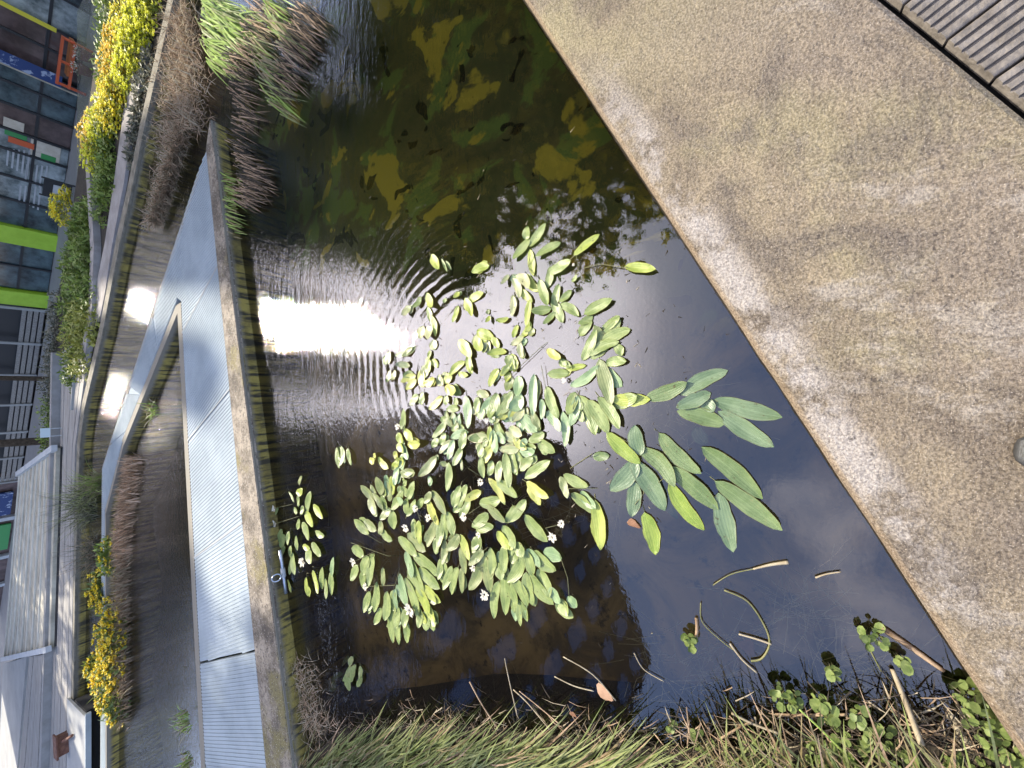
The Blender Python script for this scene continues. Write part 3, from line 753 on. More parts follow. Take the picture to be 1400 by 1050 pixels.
# street-level bits in front
ob = empty('orange_bench', fpt(fy(90), .9), 'orange steel framed bench outside the glazed shopfront', 'bench')
sa_, sb_ = fy(58), fy(118)
for zz in (.45, .75):
    b = MB(); b.beam(fpt(sa_, 1.2)+Vector((0, 0, FZ+zz)), fpt(sb_, 1.2)+Vector((0, 0, FZ+zz)), .12, .07); b.build('rail', M_orange, ob)
b = MB(); b.beam(fpt(sa_, .95)+Vector((0, 0, FZ+.5)), fpt(sb_-.4, .95)+Vector((0, 0, FZ+.5)), .45, .10); b.build('seat', mat('orange_wood', (.35, .10, .02), (.45, .16, .04), 8, .6), ob)
for k in range(3):
    s_ = sa_+.05+(sb_-sa_-.1)*k/2; b = MB(); b.beam(fpt(s_, 1.2)+Vector((0, 0, FZ)), fpt(s_, 1.2)+Vector((0, 0, FZ+.75)), .07, .07); b.build('leg', M_orange, ob)
for k, (row, lab) in enumerate(((66, 'dark red round pot with white blossom left beside the orange bench leg'), (84, 'dark red round pot with pink blossom under the orange bench'))):
    c = fpt(fy(row), 1.6); e = empty('plant_pot', (c.x, c.y, FZ), lab, 'plant pot', 'dark red pots by the orange bench')
    b = MB(); b.tube([(c.x, c.y, FZ), (c.x, c.y, FZ+.05), (c.x, c.y, FZ+.30), (c.x, c.y, FZ+.34)], [.12, .15, .21, .20], 12); b.build('pot', M_red, e, smooth=True)
    b = MB()
    for _ in range(90):
        p = Vector((c.x+random.gauss(0, .11), c.y+random.gauss(0, .11), FZ+.40+random.uniform(-.05, .12))); b.blade(p, (random.uniform(-1, 1), random.uniform(-1, 1), .6), .06, .04, n=1, mi=random.choice((0, 0, 1)))
    b.build('blossom', [M_petalW, M_cress], e)
bn_ = empty('banner', fpt(fy(118), .7), 'dark blue banner with pale splashes hanging beside the orange bench', 'banner')
c0, c1 = fpt(fy(112), .55), fpt(fy(126), .55)
b = MB(); b.prism([xy(c0), xy(c1), xy(c1+fn*.02), xy(c0+fn*.02)], FZ+.55, FZ+3.4); b.build('cloth', M_blue, bn_)
b = MB(); b.tube([fpt(fy(127), .55)+Vector((0, 0, FZ)), fpt(fy(127), .55)+Vector((0, 0, FZ+3.5))], .03, 8); b.build('pole', M_batten, bn_)
yp = fpt(fy(61), .3); b = MB(); b.box((yp.x, yp.y, FZ+1.6), (.14, .05, 1.6), frz)
tag(b.build('yellow_sign_board', M_yellow), 'tall narrow yellow board fixed above the orange bench', 'sign')
for k, (r0, r1, z0_, z1_, mt, lab) in enumerate(((236, 247, .1, .75, M_render, 'pale a-frame board standing before the glazing'),)):
    c = fpt((fy(r0)+fy(r1))/2, 1.8); e = empty('pavement_sign', (c.x, c.y, FZ), lab, 'sign')
    b = MB(); b.box((c.x, c.y, FZ+.45), (.75, .05, .75), frz); b.build('panel', M_black, e)
    b = MB(); b.box((c.x+fn.x*.04, c.y+fn.y*.04, FZ+.40), (.40, .03, .35), frz); b.build('poster', M_white, e)
    for sgn in (-1, 1):
        b = MB(); pz = c+fdir*(.36*sgn); b.beam((pz.x, pz.y, FZ), (pz.x, pz.y, FZ+.9), .05, .05); b.build('leg', M_black, e)
M_cream = mat('cream_paper', (.55, .48, .36), (.68, .62, .50), 6, .7)
for (r0, r1, z0_, z1_, mt, lab) in ((193, 204, 1.25, 1.75, M_cream, 'cream poster on the shop glass'), (205, 213, 1.15, 1.7, M_green, 'green poster beside the cream one on the shop glass'), (214, 221, .95, 1.6, M_orange, 'narrow orange poster on the shop glass'), (222, 230, .35, .75, M_green, 'low green window sticker near the orange poster'), (208, 228, .25, 1.05, M_cream, 'large pale poster low on the shop glass')):
    c = fpt((fy(r0)+fy(r1))/2, -.06 if mt is M_cream else -.045); b = MB(); b.box((c.x, c.y, FZ+(z0_+z1_)/2), (abs(fy(r1)-fy(r0)), .02, z1_-z0_), frz)
    tag(b.build('poster', mt), lab, 'poster')
for (row, z_, lab) in ((240, 1.3, 'upper row'), (252, .8, 'lower row'), (280, .9, 'far bay')):
    c = fpt(fy(row), -.06); b = MB()
    for q_ in range(5): b.box((c.x, c.y, FZ+z_-.25+.13*q_), (1.1-.1*q_, .02, .05), frz)
    tag(b.build('window_blind', M_white), 'white slatted blind behind the shop glass, '+lab, 'blind')
# brown building reflected at the left: stands on far columns, corner towards the pond
bb = empty('brick_block', (-12, 14, 3), 'tall brown brick block on columns left of the pond with pale blue windows', 'building')
bp = [Vector((-4.9, 13.8, 0)), Vector((-20.7, 6.6, 0)), Vector((-26, 18, 0)), Vector((-2.7, 28.5, 0))]
bpoly = [(-4.9, 13.8), (-20.7, 6.6), (-22.6, 10.8), (-9.4, 17.2), (-6.6, 28.5), (-2.7, 28.5)]
b = MB(); b.prism(bpoly, 5.4, 28.4); b.build('body', M_brick, bb)
def winrow(p, q, n, z0, z1, mt_):
    t = (q-p).normalized(); nn = Vector((t.y, -t.x, 0))
    mid = (p+q)/2
    if (Vector((0, 2, 0))-mid).dot(nn) < 0: nn = -nn
    ln = (q-p).length
    for i in range(n):
        c = p+t*(ln*(i+.5)/n)+nn*.02; ww = ln/n*.42
        b = MB(); b.box((c.x, c.y, (z0+z1)/2), (ww, .10, z1-z0), math.atan2(t.y, t.x)); f_ = b.build('window', mt_, bb)
M_sky = mat('mirror_glass', (.17, .19, .25), rough=.08, metallic=.8)
for r_ in range(7):
    winrow(bp[0], bp[1], 7, 6.8+3.05*r_, 8.6+3.05*r_, M_sky)
    winrow(bp[3], bp[0], 5, 6.8+3.05*r_, 8.6+3.05*r_, M_sky)
for x, y in ((-14, 11.2), (-20.4, 8.6), (-19, 11), (-12.5, 13.5)):
    b = MB(); b.tube([(x, y, FZ), (x, y, 5.45)], .3, 12); b.build('column', M_conc, bb, smooth=True)

# ---------------------------------------------------------------- foliage builders
def shrub(name, c, rx, ry, h, mt, label, cat, group=None, n=500, sz=.05, flowers=None, nf=0, fs=.03, ang=0.):
    e = empty(name, (c[0], c[1], c[2]), label, cat, group)
    b = MB(); ca, sa = math.cos(ang), math.sin(ang)
    def rp(shell=.55):
        while True:
            x, y, z = random.uniform(-1, 1), random.uniform(-1, 1), random.uniform(0, 1)
            r = x*x+y*y+z*z
            if shell*shell < r < 1:
                k_ = .82+.3*noise.noise(Vector((x*2.2+c[0], y*2.2+c[1], z*2.2)))
                X, Y = x*rx*k_, y*ry*k_
                return Vector((c[0]+X*ca-Y*sa, c[1]+X*sa+Y*ca, c[2]+z*h*k_))
    for _ in range(n):
        b.blade(rp(), (random.uniform(-1, 1), random.uniform(-1, 1), random.uniform(-.2, 1)), sz*random.uniform(.7, 1.6), sz*.55, n=2)
    for _ in range(10):
        a_ = random.uniform(0, 6.28); b.tube([(c[0], c[1], c[2]-.02), (c[0]+(rx*.5*math.cos(a_)), c[1]+(ry*.5*math.sin(a_)), c[2]+h*.6)], [.008, .003], 4)
    b.build('foliage', mt, e)
    if flowers:
        b = MB()
        for _ in range(nf):
            p = rp(.8)+Vector((0, 0, .02))
            for k in range(5):
                a_ = k*1.2566+random.random()*.4
                b.blade(p, (math.cos(a_), math.sin(a_), .5), fs, fs*.8, droop=.2, n=1, mi=random.randrange(len(flowers)))
        b.build('blossom', flowers, e)
    return e
# flowering bed right of the far path (upper left corner of the photograph)
yl = [(207, 5, M_petalL), (196, 30, M_petalL), (178, 40, M_petalY), (188, 62, M_petalL), (168, 72, M_petalO), (178, 92, M_petalL), (160, 100, M_petalO), (163, 128, M_petalY), (155, 150, M_petalY), (143, 172, M_petalL), (132, 188, M_petalO), (136, 212, M_petalL)]
pos_l = ['at the top edge, nearest the kerb', 'second from the top edge', 'orange-topped, at the back of the bed', 'beside the orange-topped one', 'orange-topped, behind the bench of reeds', 'in the middle by the path', 'orange-topped, in the middle', 'where the bed narrows', 'beyond the narrowing of the bed', 'before the bare paving', 'small orange one at the far end', 'last lemon one at the far end']
for i, (x, y, pm) in enumerate(yl):
    c = at(x+3, y, .12)
    shrub('flowering_shrub', (c.x, c.y, .08), .42, .36, .26, M_hedgeY, ('yellow flowering shrub ' + pos_l[i])[:110], 'shrub', 'yellow flowering shrubs along the far path', n=260, sz=.05, flowers=[pm, M_petalL if pm is not M_petalO else M_petalO], nf=320, fs=.032)
gl_ = [(150, 20), (150, 60), (146, 95), (200, 90), (190, 120), (185, 160), (178, 200), (146, 215), (142, 250), (140, 280), (150, 240), (147, 180)]
gl_lab = ['at the photo\'s top edge behind the yellow bed', 'behind the orange blooms', 'behind the yellow middle', 'between path and yellow bed near the reeds', 'by the pond kerb, first of the row', 'by the pond kerb, second of the row', 'by the pond kerb, third of the row', 'where yellow blooms end', 'in the long green strip, nearer end', 'in the long green strip, farther end', 'low one touching the grey path', 'between yellow blooms and path']
for i, (x, y) in enumerate(gl_):
    c = at(x, y, .12)
    low = i in (3, 4, 5, 6)
    shrub('green_shrub', (c.x, c.y, .08), .40, .36 if not low else .2, .20 if not low else .10, M_hedge if not low else M_hedgeD, 'low green shrub ' + gl_lab[i], 'shrub', 'green shrubs around the far path', n=330 if not low else 200, sz=.05)
# hedge masses before the building
hl = [(112, 300, .36), (108, 325, .4), (116, 350, .42), (100, 360, .42), (106, 392, .45), (118, 400, .4), (98, 425, .45), (110, 440, .42), (120, 440, .3), (100, 465, .42), (108, 490, .36), (96, 505, .36)]
hl_lab = ['nearest the yellow patch', 'beside the first lime column', 'touching the path, first', 'behind, below the dark glazing', 'in the middle of the row', 'touching the path, second', 'below the second lime column', 'yellowish, middle front', 'small, against the path', 'yellowish, towards the boardwalk', 'at the end by the boardwalk rail', 'at the far end near the sign']
for i, (x, y, hh) in enumerate(hl):
    c = at(x+6, y, .12)
    shrub('hedge_shrub', (c.x, c.y, .02), .52, .5, hh*.8, M_hedgeY if i in (7, 8, 9, 10) else M_hedge, 'leafy hedge bush ' + hl_lab[i], 'hedge bush', 'hedge bushes before the glazed building', n=900, sz=.055)
for i, (x, y) in enumerate(((82, 425), (78, 460), (74, 495), (74, 530), (72, 560), (70, 595))):
    c = at(x+8, y, .0)
    shrub('grey_bush', (c.x, c.y, -.1), .55, .45, .42, M_hedgeD if i < 4 else M_hedge, ['grey-brown bush beside the second lime column', 'grey-brown bush second along the white plinth', 'grey-brown bush third along the white plinth', 'grey-brown bush before the batten screen', 'dark green bush behind the small sign', 'dark green bush against the slatted bench end'][i], 'bush', 'bushes along the white plinth', n=800, sz=.05)
c = at(98, 295, .1)
shrub('yellow_bush', (c.x+.2, c.y+.3, .05), .4, .35, .30, M_hedgeY, 'small yellow flowering bush before the pale glazing', 'bush', n=300, sz=.05, flowers=[M_petalL, M_petalY], nf=300, fs=.035)
# small sign on two legs
sg_ = empty('small_sign', at(87, 590, .12), 'small white sign on two thin legs beside the boardwalk', 'sign')
a = at(86, 585, .12); c = at(86, 595, .12); zt_ = zof(a.y, 58)
for q in (a, c):
    b = MB(); b.tube([(q.x, q.y, .1), (q.x, q.y, zt_-.02)], .008, 6); b.build('leg', M_white, sg_)
b = MB(); b.box(((a.x+c.x)/2, (a.y+c.y)/2-.01, zt_-.03), (abs(a.x-c.x)+.03, .02, .11)); b.build('panel', mat('pale_sign', (.55, .65, .66), rough=.5), sg_)

# ---------------------------------------------------------------- reeds, sedges and water-edge plants
def tuft(name, c, n, ln, wd, lean, spread, mats, label, cat, group=None, droop=1.2, rad=.08, up_=1.0):
    e = empty(name, c, label, cat, group)
    b = MB(); lean = Vector(lean)
    for _ in range(n):
        a_ = random.uniform(0, 6.28); r_ = rad*math.sqrt(random.random())
        p = Vector((c[0]+r_*math.cos(a_), c[1]+r_*math.sin(a_), c[2]))
        d_ = lean+Vector((random.gauss(0, spread), random.gauss(0, spread), up_+random.gauss(0, .15)))
        b.blade(p, d_, ln*random.uniform(.5, 1.15), wd*random.uniform(.7, 1.2), droop=droop*random.uniform(.6, 1.4), n=6, mi=random.randrange(len(mats)))
    b.build('blades', mats, e); return e
q = at(136, 690, .0)
tuft('sedge', (q.x, q.y+.05, .05), 420, .62, .008, (.1, 0, 0), .55, [M_grassA, M_hedgeD, M_hedgeD], 'grey-green arching sedge beyond the walkway', 'sedge', droop=1.5, rad=.25)
q = at(138, 752, .0)
tuft('sedge', (q.x, q.y+.05, .0), 380, .48, .008, (.0, 0, 0), .6, [M_dead, M_hedgeD, M_hedgeD], 'brown-grey drooping sedge beside the marsh marigolds', 'sedge', droop=1.7, rad=.22)
q = at(140, 660, 0)
tuft('sedge', (q.x, q.y, .0), 200, .45, .009, (.0, -.1, 0), .5, [M_grassC, M_dead2], 'yellow-green sedge tuft against the narrow walkway strip', 'sedge', droop=1.3, rad=.15)
# dead reed mass beyond the walkway tip
b = MB()
for _ in range(5200):
    t = random.random(); y_ = 20+290*t
    wdt = (1-abs(t-.42)*1.1)
    x_ = 262-8*t+random.gauss(0, 1)*(17*max(.3, wdt))
    if y_ > 185: x_ = min(x_, 262-(y_-185)*.30)
    p = at(x_, y_, 0); z_ = random.uniform(.0, .12)
    b.blade((p.x, p.y, z_), (random.uniform(-1, 1), random.uniform(-1, 1), random.uniform(-.1, .9)), random.uniform(.06, .22), random.uniform(.004, .010), droop=.8, n=2, mi=random.choice((0, 0, 1)))
tag(b.build('dead_reed_litter', [M_dead, M_dead2]), 'heap of broken brown reeds floating beyond the walkway tip', 'reed litter', kind='stuff')
# floating and leaning blades in front of it (green) and brown stems
def trail(name, rows_, n, ln, wd, mats, label, cat, lo=.0):
    b = MB()
    for _ in range(n):
        (x0, y0, x1, y1) = random.choice(rows_)
        t = random.random(); px, py = x0+(x1-x0)*t+random.gauss(0, 5), y0+(y1-y0)*t+random.gauss(0, 4)
        p = at(px, py, 0); toward = Vector((-p.x, -p.y, 0)).normalized()
        toward += Vector((random.gauss(0, .10), random.gauss(0, .10), 0))
        b.blade((p.x, p.y, random.uniform(.02, .10)), toward+Vector((0, 0, random.uniform(-.02, .14))), ln*random.uniform(.5, 1.2), wd*random.uniform(.7, 1.2), droop=.32, n=5, mi=random.randrange(len(mats)))
    for i, v_ in enumerate(b.v):
        if v_[2] < .006: b.v[i] = (v_[0], v_[1], .003+.003*random.random())
    e = empty(name, (b.v[0][0], b.v[0][1], 0), label, cat); b.build('blades', mats, e); return e
trail('sweet_grass', [(292, 0, 300, 90), (300, 10, 330, 60)], 700, .60, .014, [M_grassC, M_grassC, M_grassA], 'bright green reed blades trailing over the water at the photo top', 'water grass')
trail('sweet_grass', [(306, 235, 312, 322)], 220, .34, .012, [M_grassC, M_grassC, M_grassB], 'green blades drooping off the walkway wall near its tip', 'water grass')
trail('sweet_grass', [(345, 20, 385, 150), (370, 0, 395, 60)], 300, .42, .011, [M_grassC, M_grassA, M_grassB], 'thin green blades lying among the brown stems', 'water grass')
trail('brown_reed_stems', [(318, 60, 338, 170), (360, 5, 330, 90)], 260, .46, .0075, [M_dead, M_soil], 'brown reed stems leaning over the water behind green blades', 'reed stems')
trail('brown_reed_stems', [(425, 10, 400, 60), (405, 60, 380, 130)], 300, .42, .007, [M_dead, M_soil], 'brown reed stems leaning over open water at the photo top', 'reed stems')
trail('brown_reed_stems', [(322, 180, 345, 250), (350, 230, 335, 280)], 220, .38, .007, [M_dead, M_soil], 'brown reed stems trailing below the walkway tip', 'reed stems')

# inside the opening: coir edge, reeds, marsh marigolds
def row_tuft(name, p0, p1, n, h, wd, mats, label, cat, width=.08, droop=.6, kind=None):
    b = MB()
    for _ in range(n):
        t = random.random(); p = p0.lerp(p1, t)+Vector((random.gauss(0, width*.3), random.gauss(0, width), 0))
        b.blade((p.x, p.y, random.uniform(-.02, .02)), (random.gauss(0, .25), random.gauss(-.1, .25), 1), h*random.uniform(.5, 1.2), wd, droop=droop, n=3, mi=random.randrange(len(mats)))
    if kind: return tag(b.build(name, mats), label, cat, kind=kind)
    e = empty(name, p0, label, cat); b.build('blades', mats, e); return e
row_tuft('coir_edge', Vector((-.95, 6.72, 0)), Vector((-2.4, 7.30, 0)), 2600, .15, .014, [M_dead, mat('coir', (.58, .38, .22), (.78, .56, .38), 20, .9)], 'orange-brown fibrous coir edging inside the walkway opening', 'coir edging', width=.10)
row_tuft('dry_stems', Vector((-2.3, 7.25, 0)), Vector((-4.5, 7.2, 0)), 2600, .17, .010, [M_dead, M_dead2, M_dead], 'matted dry brown stems under the marsh marigolds', 'dry stems', width=.10, droop=1.6)
mg = [(165, 757, .22, 14), (152, 800, .24, 36), (168, 855, .32, 60), (168, 895, .30, 60), (160, 930, .26, 50), (172, 955, .18, 16), (146, 905, .14, 14)]
mg_lab = ['at the shaded end, mostly leaves', 'small, second from the leafy end', 'large, in the middle of the clump row', 'largest, thick with open blooms', 'large, left of the largest', 'last at the clump row end', 'small, spilling over the metal strip']
for i, (x, y, r_, nf) in enumerate(mg):
    c = at(x, y, 0)
    shrub('marsh_marigold', (c.x, c.y, 0), r_*1.7, r_*1.45, .27, M_cress if i != 0 else M_hedge, 'yellow marsh marigold ' + mg_lab[i], 'marsh marigold', 'marsh marigolds inside the walkway opening', n=420, sz=.065, flowers=[M_petalY, M_petalY, M_petalO], nf=nf*4, fs=.045)
q = at(214, 560, 0); tuft('opening_grass', (q.x, q.y, .0), 60, .20, .012, (0, -.1, 0), .4, [M_grassC, M_dead2], 'pale green grass tuft under the mossy inner wall', 'grass tuft', droop=1.4, rad=.09)
q = at(268, 985, 0); tuft('opening_grass', (q.x, q.y+.06, .05), 60, .16, .012, (0, .1, 0), .4, [M_grassC, M_dead2], 'yellowish grass tuft on the near kerb of the opening', 'grass tuft', droop=1.6, rad=.12)
q = at(272, 1040, 0); tuft('opening_grass', (q.x, q.y+.06, .05), 60, .16, .012, (0, .1, 0), .4, [M_grassC, M_dead2], 'grass tuft on the opening kerb at the photo bottom', 'grass tuft', droop=1.6, rad=.1)

# near grass bank (bottom of the photograph)
bank = [(-6.2, 3.0), (-4.3, 2.62), (-2.95, 3.0), (-2.35, 2.35), (-1.90, 1.45), (-1.60, .70), (-1.42, .22), (-1.22, -.12), (-1.05, -.42), (-1.02, -.62)]
b = MB(); b.prism(bank+[(-2.5, -1.6), (-8, -1.6), (-8, 3)], -.6, .03)
tag(b.build('soil_bank', M_soil), kind='structure')
# skirts of mud and litter below the bank edge
def bankpt(t):
    seg = bank[2:]
    t = t*(len(seg)-1); i = min(int(t), len(seg)-2); f_ = t-i
    return Vector((seg[i][0]*(1-f_)+seg[i+1][0]*f_, seg[i][1]*(1-f_)+seg[i+1][1]*f_, 0))
b = MB()
for _ in range(9000):
    t = random.random()**.9
    p = bankpt(t)+Vector((-abs(random.gauss(0, .42))-.09, random.gauss(0, .05), .03))
    px_lim = t
    green = random.random() < (.80 if t < .55 else .55)
    d_ = Vector((random.gauss(.64, .12), random.gauss(-.60, .12), random.uniform(.10, .45)))
    if t > .62: d_ = Vector((random.gauss(.35, .2), random.gauss(.10, .22), random.uniform(.2, .7)))
    if t > .55 and random.random() < .35: continue
    if t > .80 and random.random() < .5: continue
    if .50 < t < .57 and random.random() < .8: continue
    b.blade(p, d_, random.uniform(.20, .50)*(1 if t < .6 else .7), random.uniform(.005, .010), droop=random.uniform(.2, .8), n=5, mi=(random.choice((0, 0, 2)) if green else random.choice((1, 3))))
M_grassD = leafmat('grass_mid', (.17, .22, .06), (.36, .40, .15), 9)
tag(b.build('bank_grass', [M_grassA, M_grassB, M_grassD, M_dead]), 'long green and straw grass hanging over the near pond bank', 'grass', kind='stuff')
b = MB()
for _ in range(1500):
    t = random.random(); p = bankpt(t)+Vector((abs(random.gauss(0, .075))-.03, random.gauss(0, .05), random.uniform(.003, .03)))
    b.blade(p, (random.uniform(-1, 1), random.uniform(-1, 1), random.uniform(0, .4)), random.uniform(.03, .12), random.uniform(.002, .005), droop=.5, n=2, mi=random.choice((0, 0, 1, 2, 2, 2, 2)))
tag(b.build('bank_litter', [M_dead, M_dead2, M_soil]), 'brown rotting stems and litter along the grass bank waterline', 'litter', kind='stuff')
b = MB()
for _ in range(900):
    px, py = random.gauss(418, 14), random.uniform(900, 1000); p = at(px+(py-950)*.3, py, 0)
    b.blade((p.x, p.y, random.uniform(.0, .04)), (random.uniform(-1, 1), random.uniform(-1, 1), random.uniform(-.1, .4)), random.uniform(.04, .14), .003, droop=.5, n=2, mi=random.choice((0, 1)))
tag(b.build('root_tangle', [M_dead, M_dead2]), 'tangle of pale dead roots in the corner by the walkway wall', 'root tangle', kind='stuff')

# watercress: sprigs with round leaves
def cress(x, y, r_, n, label, z=.01, sz=.015):
    n = max(7, int(n*1.9))
    c = at(x, y, 0); e = empty('watercress', (c.x, c.y, 0), label, 'watercress', 'watercress sprigs at the pond corner')
    b = MB(); s_ = MB()
    for _ in range(n):
        a_ = random.uniform(0, 6.28); rr_ = r_*math.sqrt(random.random()); p = c+Vector((rr_*math.cos(a_), rr_*math.sin(a_), z+random.uniform(.0, .05)))
        k = 8; R_ = sz*random.uniform(.5, 1.15); tilt = Vector((random.gauss(0, .35), random.gauss(0, .35), 1)).normalized()
        ux = tilt.cross(Vector((0, 1, 0))).normalized(); uy = tilt.cross(ux); n0 = len(b.v); rot = random.uniform(0, 6.28)
        b.v.append(tuple(p-tilt*R_*.12))
        for q_ in range(k):
            an = rot+2*math.pi*q_/k; b.v.append(tuple(p+(ux*math.cos(an)+uy*math.sin(an)*.85)*R_*random.uniform(.9, 1.08)))
        for q_ in range(k): b.f.append((n0, n0+1+q_, n0+1+(q_+1) % k)); b.mi.append(0)
        s_.tube([(c.x+rr_*.3*math.cos(a_), c.y+rr_*.3*math.sin(a_), -.01), tuple(p-tilt*R_*.15)], .0016, 4, cap=False)
    b.build('leaf_cluster', M_cress, e, smooth=True); s_.build('stems', M_stalk, e)
cl = [(1077, 945, .045, 12, 'watercress sprig at the waterline left of the fallen stem'), (1125, 960, .035, 9, 'watercress sprig beside the long pale diagonal blade'), (1190, 862, .035, 9, 'floating watercress sprig at the tip of the brown reed stalk'), (1228, 895, .015, 4, 'tiny bright watercress tip floating alone'), (1137, 909, .014, 3, 'tiny three-leaf watercress in open water'),
      (1200, 1000, .05, 14, 'round-leaved watercress at the grass edge below the pale stem'), (1180, 975, .04, 9, 'watercress clump beside the orange stems'), (1325, 945, .04, 11, 'watercress sprig reaching up to the ledge edge'), (1350, 985, .055, 18, 'watercress running along the ledge edge'), (1385, 1035, .06, 20, 'watercress filling the corner of ledge and frame'),
      (1340, 1042, .05, 14, 'watercress right of the maroon leaf'), (1150, 1015, .06, 20, 'watercress mass under the diagonal blade'), (1240, 1040, .05, 12, 'watercress low between orange stems'), (1118, 1022, .04, 10, 'round watercress leaf group among the grass'), (960, 1005, .035, 9, 'watercress sprig beside the brown folded leaf'), (945, 870, .025, 9, 'small watercress rosette near the curved stem'), (920, 987, .014, 3, 'lone green watercress bud off the bank'), (1030, 1020, .05, 12, 'watercress under long orange straws'), (850, 1045, .04, 12, 'watercress at the bottom of the dark bank gap'), (1170, 1040, .05, 15, 'watercress among grass at the photo bottom'), (1290, 1030, .04, 10, 'watercress behind the maroon leaf')]
for a in cl: cress(*a)

# sticks and stems lying on the water
def stick(pts, r0, r1, mt, label, name='reed_stalk', z=.008, cat='reed stalk', z1=None):
    P_ = [at(x, y, z+((z1 or z)-z)*i/max(1, len(pts)-1)) for i, (x, y) in enumerate(pts)]
    # smooth curve
    Q = []
    for i in range(len(P_)-1):
        a0 = P_[max(i-1, 0)]; a1 = P_[i]; a2 = P_[i+1]; a3 = P_[min(i+2, len(P_)-1)]
        for k in range(5):
            t = k/5; Q.append(.5*((2*a1)+(-a0+a2)*t+(2*a0-5*a1+4*a2-a3)*t*t+(-a0+3*a1-3*a2+a3)*t**3))
    Q.append(P_[-1]); rad = [r0+(r1-r0)*i/(len(Q)-1) for i in range(len(Q))]
    b = MB(); b.tube(Q, rad, 6); tag(b.build(name, mt, smooth=True), label, cat)
stick([(1205, 858), (1245, 885), (1290, 917)], .010, .006, M_dead, 'thick brown reed stalk floating diagonally near the ledge')
stick([(1220, 915), (1240, 965), (1260, 1018)], .006, .008, M_dead2, 'straight pale broken reed stalk standing off the bank', z1=.06)
stick([(1297, 975), (1315, 1005), (1335, 1035)], .008, .013, M_dead2, 'split pale reed stalk lying in the ledge corner')
stick([(1182, 866), (1188, 885), (1205, 918)], .003, .002, M_stalk, 'thin bent green stem floating beside the brown stalk')
stick([(1093, 970), (1120, 995), (1150, 1025), (1175, 1050)], .003, .004, M_grassC, 'long pale green blade lying diagonally across the bank', z=.06)
stick([(1060, 977), (1120, 978), (1160, 977)], .004, .004, M_dead, 'brown stalk lying level along the waterline')
stick([(990, 807), (1022, 822), (1045, 855), (1052, 880), (1042, 900), (1027, 904)], .0028, .0035, M_stalk, 'curved green stem looping on the water')
stick([(975, 800), (1000, 785), (1035, 777), (1055, 772)], .0018, .002, M_stalk, 'thin pale stem ending in a straw tip')
stick([(1030, 778), (1055, 772), (1078, 769)], .003, .007, M_dead2, 'straw-coloured flattened reed tip floating in open water')
stick([(1010, 867), (1035, 874), (1055, 881)], .003, .004, M_dead2, 'short pale straw touching the looping stem')
stick([(998, 880), (1015, 902), (1035, 920)], .004, .003, M_dead2, 'pale straw angled below the looping stem')
stick([(958, 824), (960, 850), (985, 875), (1005, 890)], .002, .002, M_stalk, 'thin green stem under the lone lime leaf')
stick([(1115, 790), (1130, 785), (1150, 782)], .003, .002, M_dead2, 'small pale straw floating near the ledge')
stick([(952, 845), (953, 860), (951, 878)], .006, .006, M_dead, 'short brown twig by the small rosette')
stick([(1000, 975), (1030, 990), (1065, 1003)], .004, .004, M_dead2, 'yellow straw across the top of the grass', z=.05)
stick([(985, 1010), (1010, 995), (1030, 985)], .004, .003, M_dead, 'brown twig crossing the yellow straw', z=.04)
stick([(642, 932), (660, 965), (682, 998)], .004, .003, M_dead, 'brown straw leaning off the bank, left one', z1=.05)
stick([(690, 900), (695, 925), (707, 978)], .0022, .003, M_dead2, 'thin upright straw rising from the bank', z1=.05)
stick([(702, 943), (722, 962), (752, 998)], .003, .003, M_dead2, 'pair of crossed straws on the water, lower', z1=.05)
stick([(710, 945), (735, 965), (765, 990)], .002, .003, M_dead, 'pair of crossed straws on the water, upper', z1=.05)
stick([(770, 898), (810, 922), (842, 958)], .0025, .003, M_dead2, 'long thin straw pointing at the brown leaf')
stick([(758, 925), (785, 938), (812, 945)], .0025, .0025, M_dead2, 'short straw over the dark reflection')
stick([(867, 893), (880, 915), (908, 932)], .0022, .002, M_dead2, 'wavy pale root at the reflection edge')
stick([(1160, 735), (1140, 760), (1120, 775)], .0015, .0012, M_dead, 'faint thin stem drowned near the ledge', z=-.03)
stick([(940, 655), (985, 720), (1005, 770)], .0018, .001, M_stalk, 'thin petiole under the large blue-green leaves', z=-.02)
def flat_leaf(x, y, ln, wd, ang, mt, label, z=.006, name='fallen_leaf'):
    c = at(x, y, z); b = MB(); k = 12; ca, sa = math.cos(ang), math.sin(ang); b.v.append((c.x, c.y, z+.006))
    for q_ in range(k):
        an = 2*math.pi*q_/k; r_ = 1+.16*math.sin(an*3+x)
        X, Y = ln/2*math.cos(an)*r_, wd/2*math.sin(an)*r_; b.v.append((c.x+X*ca-Y*sa, c.y+X*sa+Y*ca, z+.004*math.sin(an*2)))
    for q_ in range(k): b.f.append((0, 1+q_, 1+(q_+1) % k)); b.mi.append(0)
    tag(b.build(name, mt, smooth=True), label, 'leaf')
flat_leaf(866, 716, .055, .03, 1.2, M_rotleaf, 'brown dead leaf floating below the green pads')
flat_leaf(1022, 885, .06, .05, .3, M_rotleaf, 'reddish brown leaf inside the looping stem', z=-.015)
flat_leaf(826, 948, .08, .05, 1.0, mat('tan_leaf', (.30, .17, .10), (.42, .26, .16), 20, .7), 'tan dead leaf at the bank beside dark grass')
flat_leaf(868, 478, .05, .02, 1.4, M_rotleaf, 'small brown leaf drowned beside the pale pads', z=-.01)
flat_leaf(1290, 1012, .17, .11, .8, mat('maroon_leaf', (.05, .012, .012), (.09, .03, .025), 12, .4), 'large maroon leaf under water in the corner', z=-.015)
flat_leaf(1240, 893, .07, .05, .5, mat('drowned_brown', (.09, .055, .045), rough=.6), 'brown leaf drowned beneath the brown stalk', z=-.02)
